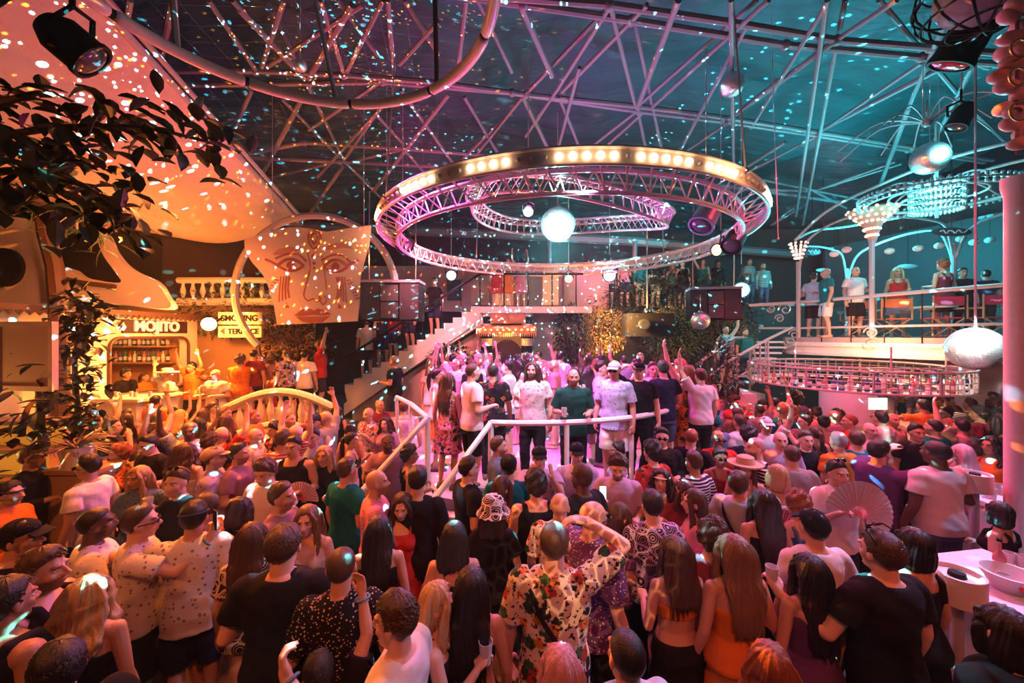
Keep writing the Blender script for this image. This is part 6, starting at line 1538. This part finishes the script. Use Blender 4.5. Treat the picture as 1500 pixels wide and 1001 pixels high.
def fill(px,py,where,group,z0=0.,Y=None,cols=None,combos=None,sexes='mmf',face=None,h=None,hairs=None):
    h0=h
    for _try in range(60):
        sex=RA.choice(sexes); L,R=RA.choice((combos or (COMBO if py<645 else COMBN))[sex]); hair=RA.choice(HAIRS[sex]); hc=RA.choice('kkkbbblyg' if sex=='m' else 'kkbbblyyr')
        top=RA.choice(TOPS[sex]); tc=RA.choice(cols or ['white','white','black','black','grey','navy','pink','lilac','maroon','red','orange','beige','mauve','teal','paleblue'])
        pat=RA.choice(['plain']*5+['print','floral','stripe']); bot='none' if top=='dress' else RA.choice(['pants','shorts'] if sex=='m' else ['skirt','shorts']); bc=RA.choice(['black','navy','denim','white','beige'])
        fa=face if face is not None else RA.choice([0,0,15,-20,40,-45,80,-80,150,180,200]); sk=RA.choice('lllttttmd'); h=h0 or (RA.uniform(1.70,1.84) if sex=='m' else RA.uniform(1.60,1.72))
        p={'plain':'','print':'printed ','floral':'flowered ','stripe':'striped '}[pat]
        hn=HNM[hair]%HRN[hc] if '%' in HNM[hair] else HNM[hair]
        arm='both arms up' if (L,R)==('up','up') else 'one arm up' if 'up' in (L,R) else 'hands at face' if L=='clap' else facing_word(fa)
        lab=f"{'man' if sex=='m' else 'woman'} with {hn}, {tc} {p}{TOPN[top]}, {arm}, {where}"
        if lab not in USED and len(lab.split())<=16: break
    USED[lab]=1
    if Y is None: Y=FP*(CZ-z0-h)/(py-HY)
    q=P(px,py,Y)
    CAND.append((px,py,lab))
    o,sk_=figure((q.x,Y,q.z-h if z0 or Y>9.6 else max(0,0.)),h/1.75,math.radians(fa+RA.uniform(-8,8)),sex,L,R,hair,hc,SKC[sk],top,tc,pat,bot,bc,lab,group,res=res_of(Y),beard=RA.choice([0,0,.4,.8]) if sex=='m' else 0.,girth=RA.uniform(.95,1.08))
    placed.append((q.x,Y)); return o
def zone(px,py):
    if py>800: return 'in nearest rows'
    if px<240: return 'by lit stone steps' if py<690 else 'near planter counter'
    if px<500: return 'below arched balustrade' if py<640 else 'left mid crowd'
    if px<660: return 'left of podium steps'
    if px<1045: return 'before podium rail'
    if px<1240: return 'under bottle cage' if py<640 else 'right of podium'
    return 'by round bar' if py<650 else 'near drinks tables'
CELL=[]
y=557.
while y<1000:
    D=1.36/((y-HY)/FP); step=.50/D*FP
    x=-15+RA.uniform(0,step)
    while x<1515: CELL.append((x+RA.uniform(-.16,.16)*step,y+RA.uniform(-4,4))); x+=step
    y=HY+FP*1.36/(D-.46) if D-.46>1.4 else 2000
nfill=0
for (x,y) in CELL:
    Y=FP*1.36/(y-HY); X=(x-750)/FP*Y
    if (X-PC.x)**2+(Y-PC.y)**2<3.6**2: continue
    if Y>8.0 and X<-3.3: continue
    if X<-2.8 and Y>7.1 : continue
    if (X-7.6)**2+(Y-8.6)**2<1.9**2 or Y>10.2: continue
    if -.9<X+.75<.62 and 3.75<Y<5.4 and True: 
        if X<-.15: continue
    if X>3.05 and Y<3.9 and X>1.15*Y: continue
    if X>4.9 and 3.9<Y<5.6 and X>5.0: continue
    if X<-1.05*Y and Y<6.4: continue
    if any((X-a)**2+(Y-b)**2<(.44 if Y<5 else .40)**2 for a,b in placed): continue
    if y>712 or (y>652 and 1165<x<1450): continue
    fill(x,y,zone(x,y),'dancers on the crowded floor',combos=None,face=None if RA.random()<.5 else RA.choice([0,0,10,-15,25])); nfill+=1
npod=0
for i in range(200):
    a=RA.uniform(0,2*PI); r=2.95*math.sqrt(RA.random()); X=PC.x+r*math.cos(a); Y=PC.y+r*math.sin(a)
    if Y<7.4 or any((X-u)**2+(Y-v)**2<.42**2 for u,v in placed): continue
    fill(750+X/Y*FP,HY+FP*(CZ-.85-1.75)/Y,'on podium back','dancers on the podium',z0=.85,Y=Y,cols=['white','white','white','lilac','pink','paleblue','black'],h=1.75); npod+=1
    if npod>26: break
# terrace, deck, stairs, tier
glowm=[(245,541,8.75,'f','wide','bent','bun','y','white','orange-lit woman in white hat and white top beside the bar counter','acc'),(316,541,8.75,'m','bent','bent','bald','y','white','man glowing white in the lamp light in front of the terrace sign','')]
for (px,py,Y,sex,L,R,hr,hc,tc,lab,ac) in glowm:
    q=P(px,py,Y); figure((q.x,Y,.55),(q.z-.55)/1.75,math.radians(-20 if sex=='f' else 170),sex,L,R,hr,hc,SKC['l'],'tee',tc,'plain','shorts','white',lab,'people at the mojito bar',res=2,acc='brim:white' if ac else '',girth=1.15)
for (px,py,Y,sex,L,R,hr,hc,tc,lab) in [(281,531,9.6,'m','up','up','short','k','orange','man in orange raising both arms behind the lamp-lit pair'),(185,541,9.9,'m','dn','bent','curly','k','black','bartender in black behind the mojito hatch'),(212,548,9.9,'f','bent','dn','pony','b','orange','bartender in orange behind the mojito hatch')]:
    q=P(px,py,Y); X=q.x if lab[0]!='b' else -9.3-.0; 
    if lab[0]=='b': Y=-9.3*FP/(px-750); q=P(px,py,Y)
    figure((q.x,Y,.55),max(.9,(q.z-.55)/1.75),math.radians(170 if lab[0]!='b' else -90),sex,L,R,hr,hc,SKC['t'],'tee',tc,'plain','pants','black',lab,'people at the mojito bar',res=2)
for i,(px,py,cc) in enumerate([(352,520,'orange'),(372,512,'maroon'),(398,518,'mauve'),(420,512,'lilac'),(446,513,'white'),(470,500,'red'),(340,545,'orange'),(366,548,'pink'),(300,548,'orange'),(405,540,'maroon')]):
    fill(px,py,'behind arched balustrade','people on the terrace steps',z0=.55,Y=9.0+.25*(i%3),cols=[cc],sexes='m',face=RA.choice([0,160,-60,70]))
for (px,py,Y,face,sex,L,R,hr,hc,top,tc,bt,bc,lab) in [(1210,393,9.9,70,'m','dn','bent','bald','b','tee','teal','shorts','white','man in teal T-shirt and white shorts on the deck, facing left'),(1192,400,10.3,-60,'m','bent','bent','short','k','tee','paleblue','shorts','black','man in pale blue facing the teal T-shirt man on the deck'),(1253,391,9.6,178,'m','bent','dn','bald','b','tee','white','shorts','black','man in white T-shirt and dark shorts leaning by the middle pergola post'),
  (1315,392,9.6,150,'f','bent','dn','half','y','tank','red','skirt','pink','fair-haired woman in red behind the orange director chairs'),(1381,381,8.9,0,'f','bent','bent','curly','r','tank','maroon','skirt','black','person with fluffy auburn hair in maroon on the deck, back turned'),(1410,393,9.0,160,'m','dn','bent','short','k','tee','black','pants','black','man in black facing out right of the fluffy auburn hair'),(1444,396,8.9,-20,'m','dn','dn','short','k','tee','navy','pants','black','man in navy on the deck nearest the pink pillar')]:
    q=P(px,py,Y); figure((q.x,Y,3.02),max(.8,(q.z-3.02)/1.75),math.radians(face),sex,L,R,hr,hc,SKC['t'],top,tc,'plain',bt,bc,lab,'guests on the balcony deck',res=2)
def stair_z(x): 
    t=(x-bot_.x)/(top_.x-bot_.x); return bot_.z+(top_.z-bot_.z)*t
top_,bot_=P(703,449,11.),P(505,572,11.)
for i,(px,py,top,tc,lab) in enumerate([(636,404,'tee','black','man in black T-shirt coming down the white staircase'),(600,455,'tee','mauve','person in mauve halfway down the white staircase'),(575,476,'long','maroon','person in maroon low on the white staircase'),(536,500,'shirt','cream','person in cream near the foot of the white staircase'),(560,482,'tank','navy','person in navy low on the white staircase, beside the one in maroon')]):
    X=(px-750)/FP*11.5; z=stair_z((px-750)/FP*11.3)+.02; figure((X,11.55,z),1.0,math.radians([165,150,160,20,200][i]),'m','dn','bent',['short','short','bald','buzz','curly'][i],'k',SKC['t'],top,tc,'plain','shorts','navy',lab,'people on the white staircase',res=2)
for i,(px,tc) in enumerate([(728,'red'),(745,'orange'),(763,'pink')]): 
    figure(((px-750)/FP*12.2,12.2,3.9),.95,math.radians([0,180,20][i]),'f',*COMBO['f'][i],['long','bun','wavy'][i],'k',SKC['t'],'dress',tc,'plain','none','black',f"{['left','middle','right'][i]} of three women in {tc} on the back landing",'people on the back landing',res=2)
for i,px in enumerate([806,826,846,868,892,915,938,960,985,1000,1030,1052,1098,1118]):
    fill(px,383+RA.uniform(-4,4),f"{['first','second','third','fourth','fifth','sixth','seventh','eighth','ninth','tenth','eleventh','twelfth','thirteenth','last'][i]} watcher above dark hedge",'guests on the high back tier',z0=4.05,Y=13.9+RA.uniform(-.1,.3),cols=['white','pink','teal','red','navy','black'],face=RA.choice([180,165,200]),h=1.7)
for i,(px,py,Y,tc) in enumerate([(1063,477,9.9,'paleblue'),(1092,482,10.2,'teal'),(1055,553,8.2,'paleblue')]):
    fill(px,py,('left on','right on','at foot of')[i]+' metal stair','people by the metal stair',z0=1.74 if i<2 else 0,Y=Y,cols=[tc],sexes='m',face=180,h=(P(px,py,Y).z-1.74) if i<2 else None)
# labels must single each person out: number the look-alikes by their place
from collections import defaultdict
D_=defaultdict(list)
for o,sk,s in PEOPLE: D_[o['label']].append(o)
OR_=['leftmost','second from left','third from left','fourth from left','fifth from left']
for lab,os_ in D_.items():
    if len(os_)>1:
        for i,o in enumerate(sorted(os_,key=lambda o:o.location.x/max(o.location.y,.1))): o['label']=lab+', '+OR_[min(i,4)]+' such'
# ---------------------------------------------------------------- things in hands
def fan(label,o,sk,side,r,col,edge,tilt,spin,off=(0,0,0)):
    c=hand_world(o,sk,side,.08)+Vector(off); t=thing('hand_fan',label,'fan',c); N=22; m=MB(); R=Matrix.Rotation(tilt,3,'Z')@Matrix.Rotation(spin,3,'Y')
    f=[];v=[]
    for i in range(N*2+1):
        a=math.radians(-10+200*i/(N*2)); y=.006*(1 if i%2 else -1)
        for q in (.28,1): v.append(R@Vector((r*q*math.cos(a),y*q,r*q*math.sin(a))))
    m.add(v,[(2*i,2*i+1,2*i+3,2*i+2) for i in range(N*2)]); m.obj('leaf',plain('fan_'+col,CLC[col],.6),t,False)
    m=MB()
    for i in range(0,N*2+1,2):
        a=math.radians(-10+200*i/(N*2)); m.tube([R@Vector((0,0,0)),R@Vector((r*.98*math.cos(a),-.008,r*.98*math.sin(a)))],.0035,4)
    m.obj('ribs',plain('fan_rib_'+edge,CLC[edge],.5),t); return t
def inhand(kind,label,key,side,**k):
    o,sk=HELD[key]; c=hand_world(o,sk,side,.09)
    if kind=='phone':
        t=thing('phone',label,'phone',c+Vector((0,0,.06)),k.get('rz',0.)); box(-.037,.037,-.004,.004,-.075,.075).obj('case',BLACK,t,False); box(-.033,.033,-.006,-.004,-.07,.07).obj('screen',glow('phone_screen',(.6,.9,1),2.5),t,False)
    elif kind=='cup': cup(c+Vector((0,0,-.05)),label,.04,.12,CLP)
    elif kind=='bottle': bottle(k.get('c','clear'),c+Vector((0,0,-.1)),.24,.032,label,label)
o,sk=HELD[(1226,676)]; fan('big pale pleated fan held open before the white T-shirt man',o,sk,1,.33,'paleblue','pink',0.,.5,(.02,-.1,0))
o,sk=HELD[(686,671)]; fan('small pale blue fan held by the black T-shirt man in profile',o,sk,1,.22,'paleblue','lilac',.2,.1,(0,-.05,0))
o,sk=HELD[(1118,718)]; fan('pink pleated fan by the woman in the black dress',o,sk,1,.27,'pink','maroon',.3,-.9,(.1,-.12,.05))
o,sk=HELD[(592,588)]; fan('small white fan by the foot of the podium steps',o,sk,1,.2,'white','lilac',.1,.3,(.15,-.2,-.05))
o,sk=HELD[(474,654)]; fan('little gold-printed fan held by the long-haired blond woman',o,sk,1,.22,'cream','red',.0,-.1,(.0,-.08,0))
inhand('phone','bright-screened phone lifted by the man in shades',(205,742),1,rz=2.5)
inhand('phone','glowing phone in the hand of the lilac T-shirt man with curls',(905,666),1)
for key,side,l in (((736,698),1,'plastic cup held by the woman with sunglasses in her hair'),((1288,646),1,'plastic cup stretched out by the stocky bearded man'),((1292,781),-1,'plastic cup in the hand of the near right man'),((140,744),1,'plastic cup held by the man with the cross strap'),((840,549),1,'plastic cup in the hands of the man in dark green'),((640,856),1,'plastic cup held by the blond woman in profile'),((260,688),1,'small cup at the lips of the man in black')): inhand('cup',l,key,side)
inhand('bottle','held by the printed white T-shirt man on the podium',(664,524),1); inhand('bottle','held by the man in teal T-shirt near the podium steps',(508,672),1,c='amber')

bpy.data.scenes.remove(TMPS)
